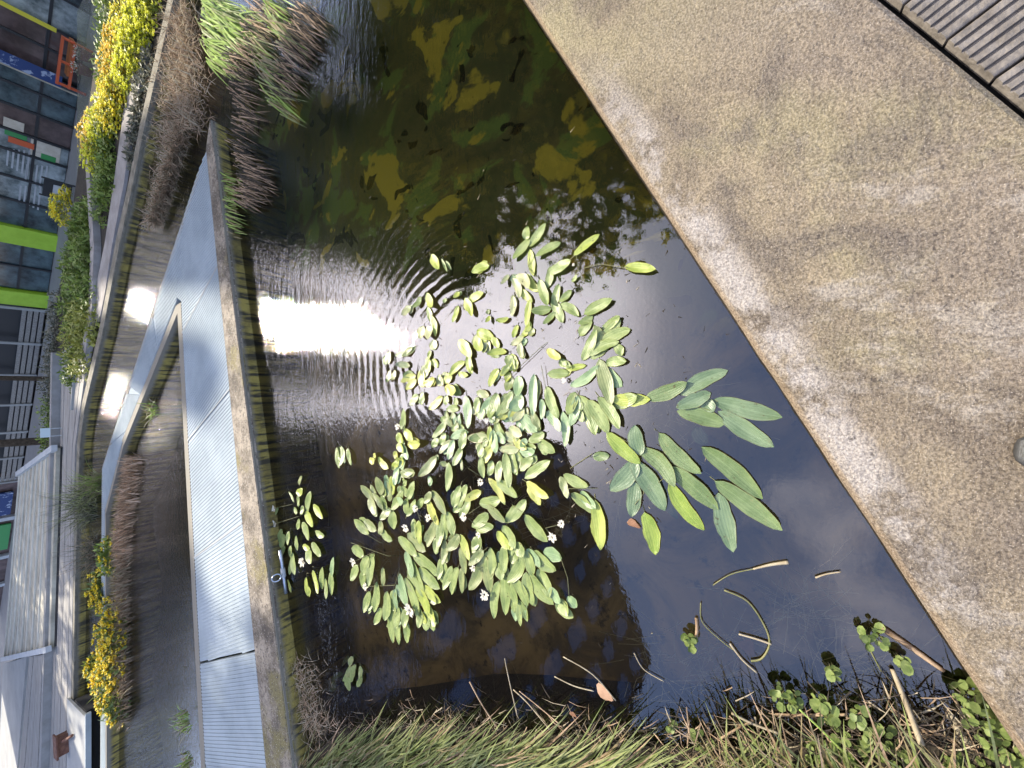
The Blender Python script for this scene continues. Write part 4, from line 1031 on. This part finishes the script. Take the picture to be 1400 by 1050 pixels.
flat_leaf(1258, 988, .08, .05, .2, mat('drowned_tan', (.11, .085, .06), rough=.6), 'tan leaf drowned between the two pale stalks', z=-.012)
flat_leaf(785, 978, .045, .016, 1.3, M_rotleaf, 'orange dead leaf lying on the bank edge', z=.03)

# ---------------------------------------------------------------- water hawthorn leaves (positions taken from the photograph, on the water plane)
TL = {  # tile: (ox, oy, scale) then leaves (base x, base y, tip x, tip y, width, tone) in that tile's units
'A': ((460, 560, 7), [(652,175,665,0,48,'g'),(660,200,745,300,70,'l'),(700,330,835,320,80,'y'),(600,230,640,330,60,'l'),(590,350,670,395,70,'l'),(655,350,705,465,55,'p'),(590,470,590,395,45,'y'),(335,480,405,475,66,'y'),(425,460,525,550,60,'l'),(540,560,615,490,60,'l'),(650,430,640,575,60,'p'),(600,560,585,710,55,'p'),(620,620,760,580,80,'o'),
 (370,850,275,725,60,'o'),(395,800,345,720,40,'o'),(440,800,430,640,70,'o'),(330,850,410,980,70,'o'),(460,940,370,800,50,'o'),(520,860,480,680,60,'o'),(545,800,540,640,55,'l'),(490,940,460,820,50,'g'),(545,940,650,770,70,'g'),(690,820,650,730,55,'g'),(700,850,760,690,60,'g'),(690,990,700,850,60,'g'),(690,1000,775,860,60,'g'),(660,720,700,670,40,'g'),(520,950,440,1040,70,'o'),
 (1050,120,945,255,62,'g'),(980,270,930,350,60,'g'),(1050,230,1010,330,60,'g'),(1105,300,1010,410,50,'k'),(960,460,840,615,82,'o'),(900,640,920,720,45,'p'),(1070,515,1015,510,50,'o'),(1090,520,1080,760,62,'g'),(1055,20,1115,160,55,'o'),(1135,40,1140,140,30,'p'),(1185,40,1200,135,30,'p'),(1260,215,1120,265,80,'p'),(1240,210,1210,370,70,'g'),(1130,300,1105,460,60,'p'),(1210,385,1145,520,65,'g'),(1205,470,1225,570,30,'o'),
 (920,790,860,885,60,'o'),(930,790,1060,990,74,'o'),(890,880,985,1085,75,'y'),(1190,740,1140,920,70,'g'),(1250,730,1185,930,65,'g'),(1385,780,1270,850,80,'y'),(1280,850,1205,1000,70,'g'),(20,370,45,550,38,'g'),(62,360,72,530,34,'g'),(125,380,160,520,38,'g')]),
'B': ((460, 700, 7), [(310,195,195,75,70,'g'),(280,90,385,170,80,'o'),(445,165,540,265,65,'g'),(265,405,170,340,85,'g'),(560,0,560,150,75,'g'),(215,515,165,635,70,'g'),(320,430,275,580,90,'g'),(370,430,360,670,70,'g'),(285,560,280,720,60,'g'),(330,600,310,710,50,'g'),(455,540,460,690,40,'o'),(330,770,300,930,60,'g'),(350,810,330,950,50,'g'),(400,680,385,930,60,'g'),(440,920,390,1050,60,'g'),(440,90,430,200,50,'o'),
 (760,100,770,240,50,'g'),(805,90,825,285,55,'l'),(955,100,890,310,75,'o'),(700,215,855,360,90,'o'),(615,250,780,400,90,'g'),(760,410,985,590,100,'g'),(680,390,750,600,70,'p'),(740,480,845,780,84,'g'),(820,540,995,710,90,'g'),(860,710,1005,845,85,'l'),(790,740,905,950,80,'l'),(880,880,965,1025,60,'l'),(700,560,780,780,72,'g'),(620,610,690,880,60,'p'),(680,650,800,960,80,'g'),(780,900,830,1050,60,'g'),(500,770,500,1000,80,'g'),(555,760,560,990,70,'g'),(580,740,600,900,40,'p'),(600,900,600,1080,60,'g'),(670,930,680,1080,60,'g'),(850,960,880,1110,74,'g'),(920,1000,945,1120,60,'g'),
 (990,100,1010,310,72,'g'),(970,250,975,385,60,'g'),(1040,20,1065,245,60,'g'),(1080,10,1140,200,72,'g'),(1055,270,1050,470,60,'o'),(1185,220,1090,340,90,'o'),(1000,460,1030,660,52,'g'),(1110,530,1050,715,72,'g'),(1170,540,1120,765,70,'g'),(1210,545,1215,755,55,'o'),(1200,350,1245,570,60,'o'),(1205,225,1300,430,62,'l'),(1350,240,1330,350,70,'g'),
 (545,900,560,1220,60,'g'),(610,960,625,1230,60,'g'),(680,1050,690,1230,62,'g'),(740,830,830,1040,60,'g'),(820,960,870,1050,50,'l')]),
'C': ((630, 560, 7), [(345,110,430,270,66,'g'),(255,255,90,270,90,'k'),(290,170,290,360,52,'l'),(320,210,350,400,80,'p'),(350,230,440,310,80,'p'),(480,180,600,240,90,'k'),(430,230,540,290,80,'k'),(550,380,390,370,80,'k'),(520,280,640,370,72,'y'),(300,350,240,500,80,'y'),(190,340,210,450,70,'g'),(250,270,240,350,50,'g'),(210,460,235,640,56,'g'),(390,500,390,680,70,'g'),(440,430,490,720,76,'g'),(500,410,550,610,76,'g'),(540,400,600,490,60,'g'),(580,400,720,390,90,'p'),(690,460,590,575,90,'g'),(640,640,860,490,102,'g'),(800,230,670,295,86,'g'),(760,300,905,400,88,'g'),(290,670,435,885,62,'y'),(370,690,550,820,92,'g'),(650,700,855,820,88,'y'),(1005,630,1215,725,92,'g'),(965,650,1045,820,70,'o'),(1080,810,1275,975,92,'g'),(1295,895,1350,1300,115,'l'),(205,890,385,850,110,'g'),(275,920,435,1060,76,'o'),(625,870,500,1050,90,'g'),
 (600,70,740,200,100,'p'),(700,50,770,190,82,'g'),(830,30,970,190,86,'p'),(985,40,1020,330,80,'p'),(560,100,600,200,80,'p'),(500,0,520,110,80,'p'),(610,0,530,100,72,'k'),(440,30,400,80,60,'g'),(190,0,230,80,90,'g'),(300,-20,320,70,70,'g'),(150,-40,170,50,70,'k'),(630,280,600,350,60,'p')]),
'D': ((630, 700, 7), [(260,20,130,130,100,'g'),(170,175,315,130,92,'g'),(640,40,830,260,100,'g'),(420,140,540,320,92,'g'),(370,190,480,330,82,'l'),(430,330,440,555,82,'g'),(545,290,620,400,92,'g'),(450,260,500,400,90,'g'),(720,380,910,540,112,'g'),(650,360,770,500,74,'p'),(630,380,700,580,92,'g'),(600,430,470,650,112,'g'),(350,490,420,620,90,'g'),(300,350,310,570,72,'g'),(225,370,120,480,82,'o'),(190,220,130,370,76,'g'),(200,490,100,720,100,'o'),(230,430,290,740,92,'o'),(370,680,350,975,82,'g'),(420,600,440,950,86,'g'),(480,680,550,860,72,'g'),(510,640,650,865,92,'g'),(640,590,700,860,92,'g'),(680,590,890,850,102,'g'),(870,720,960,850,82,'p'),(930,830,1075,990,104,'g'),(560,840,640,1030,52,'g'),(560,860,590,1060,52,'g')]),
'E': ((690, 300, 7), [(260,250,400,60,78,'g'),(215,200,260,100,80,'g'),(240,210,105,380,76,'g'),(530,240,330,360,76,'g'),(690,335,905,165,72,'l'),(450,510,650,420,100,'g'),(400,650,450,470,76,'g'),(250,310,280,530,72,'l'),(230,540,340,680,90,'l'),(130,550,260,660,100,'k'),(85,580,160,750,74,'k'),(160,680,270,790,72,'l'),(95,750,90,920,60,'k'),(250,790,230,1020,62,'l'),(350,600,440,820,92,'g'),(470,840,530,640,76,'g'),(470,800,560,980,92,'g'),(545,820,710,920,92,'g'),(440,860,290,880,90,'g'),(480,900,395,1000,56,'g'),(640,690,540,790,62,'g'),(655,600,705,540,36,'g'),(790,900,1030,780,106,'g'),(1180,460,1440,490,100,'l'),(840,930,725,1000,72,'g'),(950,1050,1110,940,84,'g')]),
'F': ((690, 440, 7), [(730,125,835,0,92,'g'),(760,350,890,95,96,'g'),(920,190,1110,0,100,'g'),(960,180,1195,80,116,'g'),(840,310,1090,200,102,'g'),(1070,230,1130,320,90,'g'),(990,400,1170,380,102,'g'),(420,270,555,350,82,'y'),(540,370,640,430,72,'g'),(615,455,775,420,62,'l'),(605,490,430,500,96,'g'),(655,600,890,430,96,'p'),(920,390,1030,770,140,'o'),(1060,740,1380,740,132,'l'),(920,740,1110,1000,112,'g'),(820,770,990,1040,132,'g'),(730,730,900,1040,112,'g'),(720,850,760,950,74,'g'),(700,730,640,980,104,'p'),(290,530,300,870,86,'p'),(360,750,370,920,62,'p'),(420,640,520,905,102,'g'),(80,670,0,860,72,'g'),(190,900,330,1040,92,'p'),(280,870,350,1000,72,'o'),(240,0,220,100,62,'l'),(130,40,100,150,52,'l'),(180,140,80,220,62,'k'),(150,200,190,340,62,'k'),(70,330,110,470,62,'g'),(50,420,0,500,52,'g')]),
'G': ((750, 450, 3.5), [(650,305,845,205,76,'p'),(485,325,655,260,72,'g'),(765,310,625,370,70,'p'),(810,345,1095,415,86,'p'),(830,405,1060,550,86,'p'),(825,450,630,395,80,'g'),(700,480,750,550,70,'d'),(545,510,720,675,76,'g'),(755,580,1005,790,86,'g'),(820,740,1095,935,86,'g'),(820,800,880,1040,96,'p'),(600,670,800,845,82,'g'),(590,750,735,945,72,'l'),(465,890,510,1065,76,'l'),(445,580,600,735,76,'g'),(410,640,550,850,92,'p'),(420,640,310,760,92,'p'),(415,740,405,880,72,'p'),(540,720,610,900,62,'d'),(440,590,420,465,76,'p'),(295,505,435,630,66,'l'),(220,610,290,605,46,'g'),(740,350,790,390,62,'p')]),
'H': ((530, 340, 7), [(430,75,520,195,76,'l'),(530,110,590,220,26,'g'),(970,170,830,230,82,'l'),(390,440,460,560,72,'l'),(330,490,280,560,46,'g'),(230,560,180,640,60,'k'),(690,420,680,480,50,'l'),(790,500,920,430,72,'l'),(750,490,830,640,66,'l'),(680,560,640,700,46,'l'),(560,480,560,520,40,'g'),(415,650,470,830,52,'l'),(350,750,340,860,72,'k'),(390,760,430,860,82,'k'),(990,650,975,710,36,'l'),(1165,670,1070,690,46,'l'),(1220,480,1200,640,62,'k'),(870,800,1020,860,92,'l'),(850,860,930,970,92,'l'),(930,880,980,990,72,'k'),(1010,860,1080,940,62,'l'),(700,890,820,1030,96,'l'),(1140,990,1000,1010,62,'l'),(1170,260,1130,350,40,'k')]),
'I': ((530, 460, 7), [(790,190,830,350,62,'l'),(1190,180,1240,330,82,'l'),(1170,280,1100,370,62,'l'),(1060,320,1000,470,66,'l'),(740,250,620,370,62,'l'),(690,355,780,370,56,'l'),(620,360,560,440,72,'l'),(500,380,550,460,82,'k'),(570,490,690,520,96,'y'),(370,450,470,400,72,'y'),(330,330,350,480,72,'y'),(270,380,170,430,62,'y'),(280,420,200,500,62,'y'),(390,210,410,340,52,'l'),(420,140,400,220,32,'l'),(220,280,130,270,62,'k'),(240,110,100,180,52,'k'),(300,560,240,650,62,'g'),(350,540,345,650,46,'g'),(520,580,415,690,66,'y'),(970,560,865,540,76,'k'),(680,690,580,700,72,'g'),(650,600,690,650,52,'g'),(570,570,580,650,52,'g'),(760,590,790,860,76,'p'),(870,590,880,730,62,'g'),(1000,590,890,770,76,'p'),(1060,560,1020,760,92,'g'),(1210,530,1080,740,92,'g'),(1260,390,1270,560,92,'p'),(1280,560,1200,720,112,'p'),(1170,730,1100,780,62,'y'),(1310,700,1190,790,82,'y'),(30,150,20,260,50,'k'),(40,330,20,430,40,'k'),(90,330,60,400,40,'k')]),
'J': ((370, 640, 8.75), [(360,180,410,90,40,'o'),(320,290,400,250,80,'l'),(450,520,490,290,60,'g'),(530,450,645,585,72,'l'),(430,540,530,680,82,'l'),(400,660,480,840,72,'g'),(560,760,655,800,72,'g'),(410,930,500,950,72,'l'),(460,960,530,1110,82,'g'),(520,900,630,1030,76,'g'),(290,480,340,530,52,'g'),(340,340,345,450,36,'g'),(230,285,300,400,22,'g'),(150,740,120,860,62,'g'),(180,800,150,930,62,'g'),(360,610,335,720,42,'g'),(240,760,240,900,36,'g'),(330,810,345,970,36,'g'),(410,450,400,540,42,'g'),(95,480,60,560,32,'g')]),
'K': ((360, 740, 8.75), [(360,210,335,380,46,'g'),(370,150,410,375,52,'g'),(530,440,550,640,42,'l'),(560,540,575,650,32,'l'),(615,360,710,580,52,'l'),(725,550,735,310,56,'g'),(765,450,805,650,42,'g'),(845,400,865,190,52,'p'),(820,380,835,620,62,'g'),(265,60,240,170,42,'g'),(345,60,335,180,42,'g'),(310,460,350,600,26,'y')]),
'L': ((400, 860, 8.75), [(740,330,700,420,60,'o'),(770,430,660,540,70,'o'),(660,560,720,700,70,'g'),(760,440,730,600,60,'g'),(850,540,800,660,60,'g'),(700,450,630,600,60,'g'),(820,440,860,560,50,'g'),(560,560,450,640,60,'d'),(470,660,420,750,60,'d'),(640,350,600,430,40,'d')]),
}
FL = [  # flowers in photograph pixels (x, y, radius px)
 (375,695,2.6),(376,716,2.6),(382,748,1.8),(414,768,4),(450,788,3.4),(498,730,3),(483,768,3.6),(502,754,3),(500,802,3.4),(586,707,4.5),(555,722,4.5),(568,695,4),(561,834,6.5),(635,706,5),(654,731,3.6),(647,777,4),(663,813,6),(768,716,5.5),(755,734,6.5),(657,659,4.5),(770,520,4),(544,583,3.5),(523,680,3),(784,362,2),(925,653,3.4),(665,575,3)]
STALK = [((746,722),(766,717)),((746,722),(754,732)),((640,703),(656,692)),((640,708),(650,718)),((375,695),(397,690)),((376,716),(405,707)),((486,767),(510,755)),((858,366),(820,361),(800,366)),((725,348),(722,365),(735,380)),((788,350),(791,370)),((545,782),(540,800),(500,802)),((500,730),(520,742)),((567,690),(575,712)),((810,620),(780,640)),((776,668),(815,668)),((480,742),(530,760)),((713,700),(700,690)),((765,758),(776,790),(778,815)),((640,640),(655,650)),((783,560),(787,540)),((868,690),(880,675),(880,660)),((690,520),(745,470)),((740,500),(748,540)),((900,660),(925,640),(915,625)),((850,600),(870,610))]
plants = [  # centre px, label
 (410, 715, 'small water hawthorn clump by the pipe on the walkway wall'),
 (472, 635, 'pair of lone floating leaves left of the main leaf mass'),
 (545, 612, 'upright lime-leaved water hawthorn nearest the walkway side'),
 (525, 690, 'olive-leaved water hawthorn fanning at the left of the mass'),
 (505, 790, 'sparse water hawthorn with curved white-tipped flower stalks'),
 (570, 775, 'dense water hawthorn whose long leaves all trail to the grass bank'),
 (610, 740, 'narrow-leaved water hawthorn between the two dense trailing clumps'),
 (635, 640, 'mid-green water hawthorn with one bright yellow leaf in the mass'),
 (700, 650, 'water hawthorn with large yellow spotted leaf near the reflection edge'),
 (700, 765, 'dense trailing water hawthorn with a white flower at its tip'),
 (745, 720, 'single leaf water hawthorn with two white flowers on a fork'),
 (720, 545, 'pale-leaved water hawthorn where bright and dark water meet'),
 (600, 520, 'washed-out yellowish water hawthorn in the sun glare'),
 (590, 400, 'scattered small water hawthorn leaves among the ring ripples'),
 (665, 470, 'small round-leaved water hawthorn in the pale reflection'),
 (730, 400, 'crowded pale water hawthorn near the trees\' reflection'),
 (775, 355, 'water hawthorn with spread leaves farthest towards the lichen ledge top'),
 (825, 470, 'water hawthorn with overlapping leaves in the blue reflection'),
 (815, 540, 'broad-leaved water hawthorn beside the dark reflection edge'),
 (795, 690, 'water hawthorn with one long lime leaf on the reflection edge'),
 (885, 650, 'big-leaved blue-green water hawthorn with two lime leaves'),
 (970, 540, 'large-leaved water hawthorn nearest the concrete ledge'),
 (1010, 660, 'water hawthorn with three very long leaves near the ledge'),
 (475, 925, 'drowned leaf cluster near the grass bank corner'),
]
roots = []
for (x, y, lab) in plants:
    c = at(x, y, 0); e = empty('water_hawthorn', (c.x, c.y, 0), lab, 'water plant', 'water hawthorn plants on the pond'); roots.append((x, y, e, c))
def nearest(x, y): return min(roots, key=lambda r: (r[0]-x)**2+(r[1]-y)**2)
cnt = 0
def leaf_mesh(a, c, wd, layer, sink):
    d_ = c-a; ln = d_.length; d_.normalize(); sd = Vector((-d_.y, d_.x, 0))
    bend = random.gauss(0, .05)*ln; n = 12; vs = []; uv = []; cup = random.uniform(.02, .10)*wd; und = random.uniform(0, 6.28)
    rag = random.random() < .25; lift = random.uniform(0, .012) if random.random() < .7 else random.uniform(.01, .03)
    twist = random.gauss(0, .12)
    across = (-1, -.72, -.36, 0, .36, .72, 1)
    for i in range(n+1):
        t = i/n
        prof = (math.sin(math.pi*(t**.90)))**.50 if 0 < t < 1 else .05
        if t > .9: prof = max(prof, 0)*.97
        hw = wd/2*prof*(1+.04*math.sin(5*t*3.1+und))
        ctr = a+d_*(ln*t)+sd*(bend*math.sin(math.pi*t))
        for k, u_ in enumerate(across):
            hh = hw*(1+(random.uniform(-.10, .03) if rag and abs(u_) == 1 else 0))
            z = layer+cup*(abs(u_)**1.6)*prof+.0018*math.sin(7*t+und+u_*2)-.0012*(1 if k == 3 else 0)
            z += lift*t*t + u_*twist*wd*.18*math.sin(math.pi*t)
            p = ctr+sd*(u_*hh); vs.append((p.x, p.y, max(z, .0022) if not sink else z-.03)); uv.append(((u_+1)/2, t))
    fs = []
    W_ = len(across)
    for i in range(n):
        for k in range(W_-1):
            q_ = i*W_+k; fs.append((q_, q_+1, q_+W_+1, q_+W_))
    return vs, fs, uv
for key, ((ox, oy, s_), ls) in TL.items():
    for (x0, y0, x1, y1, wd, tone) in ls:
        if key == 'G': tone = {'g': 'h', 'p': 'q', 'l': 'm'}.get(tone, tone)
        X0, Y0, X1, Y1 = ox+x0/s_, oy+y0/s_, ox+x1/s_, oy+y1/s_
        r_ = nearest((X0+X1)/2, (Y0+Y1)/2)
        a, c = at(X0, Y0), at(X1, Y1)
        # width: measure perpendicular to the leaf in the picture, on the water
        dx, dy = X1-X0, Y1-Y0; l_ = math.hypot(dx, dy); mxp, myp = (X0+X1)/2, (Y0+Y1)/2; hw = wd/s_/2
        w0_, w1_ = at(mxp-dy/l_*hw, myp+dx/l_*hw), at(mxp+dy/l_*hw, myp-dx/l_*hw)
        # only the component square to the leaf counts
        dd = (c-a).normalized(); ww = abs((w1_-w0_).dot(Vector((-dd.y, dd.x, 0))))
        vs, fs, uv = leaf_mesh(a-(c-a)*.09, c+(c-a)*.07, max(.008, ww*(1.0 if key in 'EFG' else 1.08)), .006+.0011*(cnt % 9), tone == 'd')
        b = MB(); b.v = vs; b.f = fs; b.mi = [0]*len(fs); cnt += 1
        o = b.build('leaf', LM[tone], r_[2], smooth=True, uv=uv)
        if tone in 'y': o['label'] = 'yellowed leaf'
        if key in 'ABCDFHI' and tone != 'd' and random.random() < .7:
            off = Vector((random.gauss(0, .022), random.gauss(0, .03), 0)); rt = Matrix.Rotation(random.gauss(0, .35), 3, 'Z'); mdp = (a+c)/2
            a2, c2 = mdp+off+rt @ (a-mdp)*.85, mdp+off+rt @ (c-mdp)*.85
            vs, fs, uv = leaf_mesh(a2, c2, max(.008, ww*1.05), .0035, False); b = MB(); b.v = vs; b.f = fs; b.mi = [0]*len(fs)
            b.build('leaf', LM[random.choice((tone, tone, 'g', 'o', 'p'))], r_[2], smooth=True, uv=uv)
        # petiole into the water towards the crown
        b = MB(); tgt = a.lerp(r_[3], .35)+Vector((random.gauss(0, .01), random.gauss(0, .01), -.05)); pw = a-dd*min(.04, .3*(a-c).length)
        b.tube([a+Vector((0, 0, .004)), Vector((pw.x, pw.y, .002)), tgt], [.0017, .0016, .0014], 5, cap=False)
        if (cnt % 2) == 0: b.build('petiole', M_stalk, r_[2], smooth=True)
for (x, y, pr) in FL:
    if pr < 3.5 and random.random() < .6: continue
    pr *= .8
    r_ = nearest(x, y); c = at(x, y, .03); rad = pr*(at(x+1, y, .03)-at(x, y, .03)).length*.95
    b = MB()
    for k in range(22):
        a_ = random.uniform(0, 6.28); el = random.uniform(-.2, 1); s2 = rad*random.uniform(.15, .75)
        p = c+Vector((s2*math.cos(a_), s2*math.sin(a_), s2*.5*el)); b.blade(p, (math.cos(a_), math.sin(a_), .4), rad*.75, rad*.6, droop=.4, n=2)
    b.build('flower', M_petalW, r_[2])
for pts in STALK:
    r_ = nearest(*pts[0]); b = MB(); P_ = [at(x, y, .022 if i in (0,) else .010) for i, (x, y) in enumerate(pts)]; P_.append(P_[-1]+(P_[-1]-P_[0])*.2+Vector((0, 0, -.05)))
    b.tube(P_, .0015, 6, cap=False); b.build('flower_stalk', M_stalk, r_[2], smooth=True)
# tiny floating bits of plant debris
b = MB()
for _ in range(420):
    px = random.gauss(720, 110); py = random.gauss(520, 130); p = at(px, py, 0)
    b.blade((p.x, p.y, .003), (random.uniform(-1, 1), random.uniform(-1, 1), 0), random.uniform(.006, .03), random.uniform(.001, .004), droop=0, n=1, mi=random.choice((0, 1, 1)))
tag(b.build('floating_specks', [M_dead2, M_soil]), 'tiny dark and pale specks floating between the leaves', 'debris', kind='stuff')
b = MB()
for _ in range(560):
    x_, y_ = random.choice(((1120, 870), (1180, 930), (950, 940), (1090, 830), (900, 900),)+((560, 650), (640, 690), (545, 760), (690, 700), (620, 620), (740, 700), (930, 560), (880, 640), (770, 450), (1000, 880), (400, 720)))
    x_ += random.gauss(0, 28); y_ += random.gauss(0, 22); p = at(x_, y_, 0); d_ = Vector((random.gauss(0, 1), random.gauss(0, 1), 0)).normalized(); ln = random.uniform(.06, .2)
    m_ = p+d_*ln*.5+Vector((random.gauss(0, .01), random.gauss(0, .01), 0))
    b.tube([(p.x, p.y, -.012), (m_.x, m_.y, -.016-random.random()*.02), (p.x+d_.x*ln, p.y+d_.y*ln, -.03)], .0011, 4, cap=False)
tag(b.build('drowned_stems', M_dead2), 'fine tangled stems under the surface between the leaves', 'stems', kind='stuff')

# ---------------------------------------------------------------- trees that close the sky on the right and ahead
def tree(name, base, h, r_, zc_, mt, label, n=5000, sz=.16, trunk_r=.16, flat=.8, off=0.):
    e = empty(name, base, label, 'tree', 'trees around the pond')
    b = MB(); base = Vector(base); top = Vector((base.x, base.y, base.z+h*.85)); base.x += off
    b.tube([base, base.lerp(top, .4)+Vector((.1, .05, 0)), top], [trunk_r, trunk_r*.7, trunk_r*.15], 9)
    cc_ = Vector((top.x, base.y, base.z+zc_)); limbs = []
    for k in range(11):
        a_ = k*2.4; st = base.lerp(top, .30+.055*k); en = cc_+Vector((math.cos(a_)*r_*.72, math.sin(a_)*r_*.72, random.uniform(-.4, .6)*r_*flat))
        md = st.lerp(en, .5)+Vector((0, 0, .15*r_)); b.tube([st, md, en], [trunk_r*.38, trunk_r*.22, .015], 6); limbs.append(en)
    b.build('trunk', M_bark, e, smooth=True)
    b = MB(); cl_ = []
    for k in range(70):
        while True:
            v_ = Vector((random.uniform(-1, 1), random.uniform(-1, 1), random.uniform(-1, 1)))
            if .3 < v_.length < 1: break
        cl_.append((cc_+Vector((v_.x*r_, v_.y*r_, v_.z*r_*flat)), random.uniform(.16, .34)*r_))
    for _ in range(n):
        c_, rr_ = random.choice(cl_)
        p = c_+Vector((random.gauss(0, .45), random.gauss(0, .45), random.gauss(0, .38)))*rr_
        nrm_ = Vector((random.gauss(0, 1), random.gauss(0, 1), random.gauss(0, 1))).normalized(); ux = nrm_.orthogonal().normalized(); uy = nrm_.cross(ux); s2 = sz*random.uniform(.5, 1.2)
        b.quad(p-ux*s2*.5, p+uy*s2*.28, p+ux*s2*.5, p-uy*s2*.28)
    b.build('crown', mt, e)
tree('broadleaf_tree', (7.5, 4.3, 0.05), 9.8, 4.3, 6.6, M_treeY, 'yellowing broadleaf tree right of the pond, seen in its reflection', n=26000, sz=.38)
tree('broadleaf_tree', (9.3, 18.0, FZ), 24.5, 3.9, 19.2, M_treeG, 'tall green tree just right of the sun over the plaza', n=15000, sz=.40, trunk_r=.12, flat=.95, off=3.2)
tree('plaza_tree', (.2, 24.4, FZ), 21.5, 1.8, 18.4, M_treeG, 'tall narrow tree on the lower plaza just left of the sun', n=8000, sz=.36, flat=1.5, trunk_r=.1)
tree('broadleaf_tree', (10.6, 11.5, FZ), 17.0, 5.0, 12.0, M_treeG, 'tall green tree beyond the far right path, seen in its reflection', n=13000, sz=.38, trunk_r=.22)
tree('broadleaf_tree', (6.4, -.3, .0), 7.5, 2.7, 5.2, M_treeG, 'dark green tree nearest the right end of the ledge', n=9000, sz=.28)
tree('broadleaf_tree', (14.0, 8.0, FZ), 14.0, 5.0, 9.5, M_treeG, 'green tree farthest right of the pond, seen in its reflection', n=9000, sz=.36)
b = MB(); b.prism([(5.2, -1.7), (20, -1.7), (20, 5.2), (5.4, 5.0)], -.6, .06); tag(b.build('lawn', M_hedge), kind='structure')
tree('plaza_tree', (-2.2, 23.0, FZ), 12.0, 3.0, 9.4, M_treeG, 'slender tree on the lower plaza ahead, left of the sun', n=7000, sz=.28)
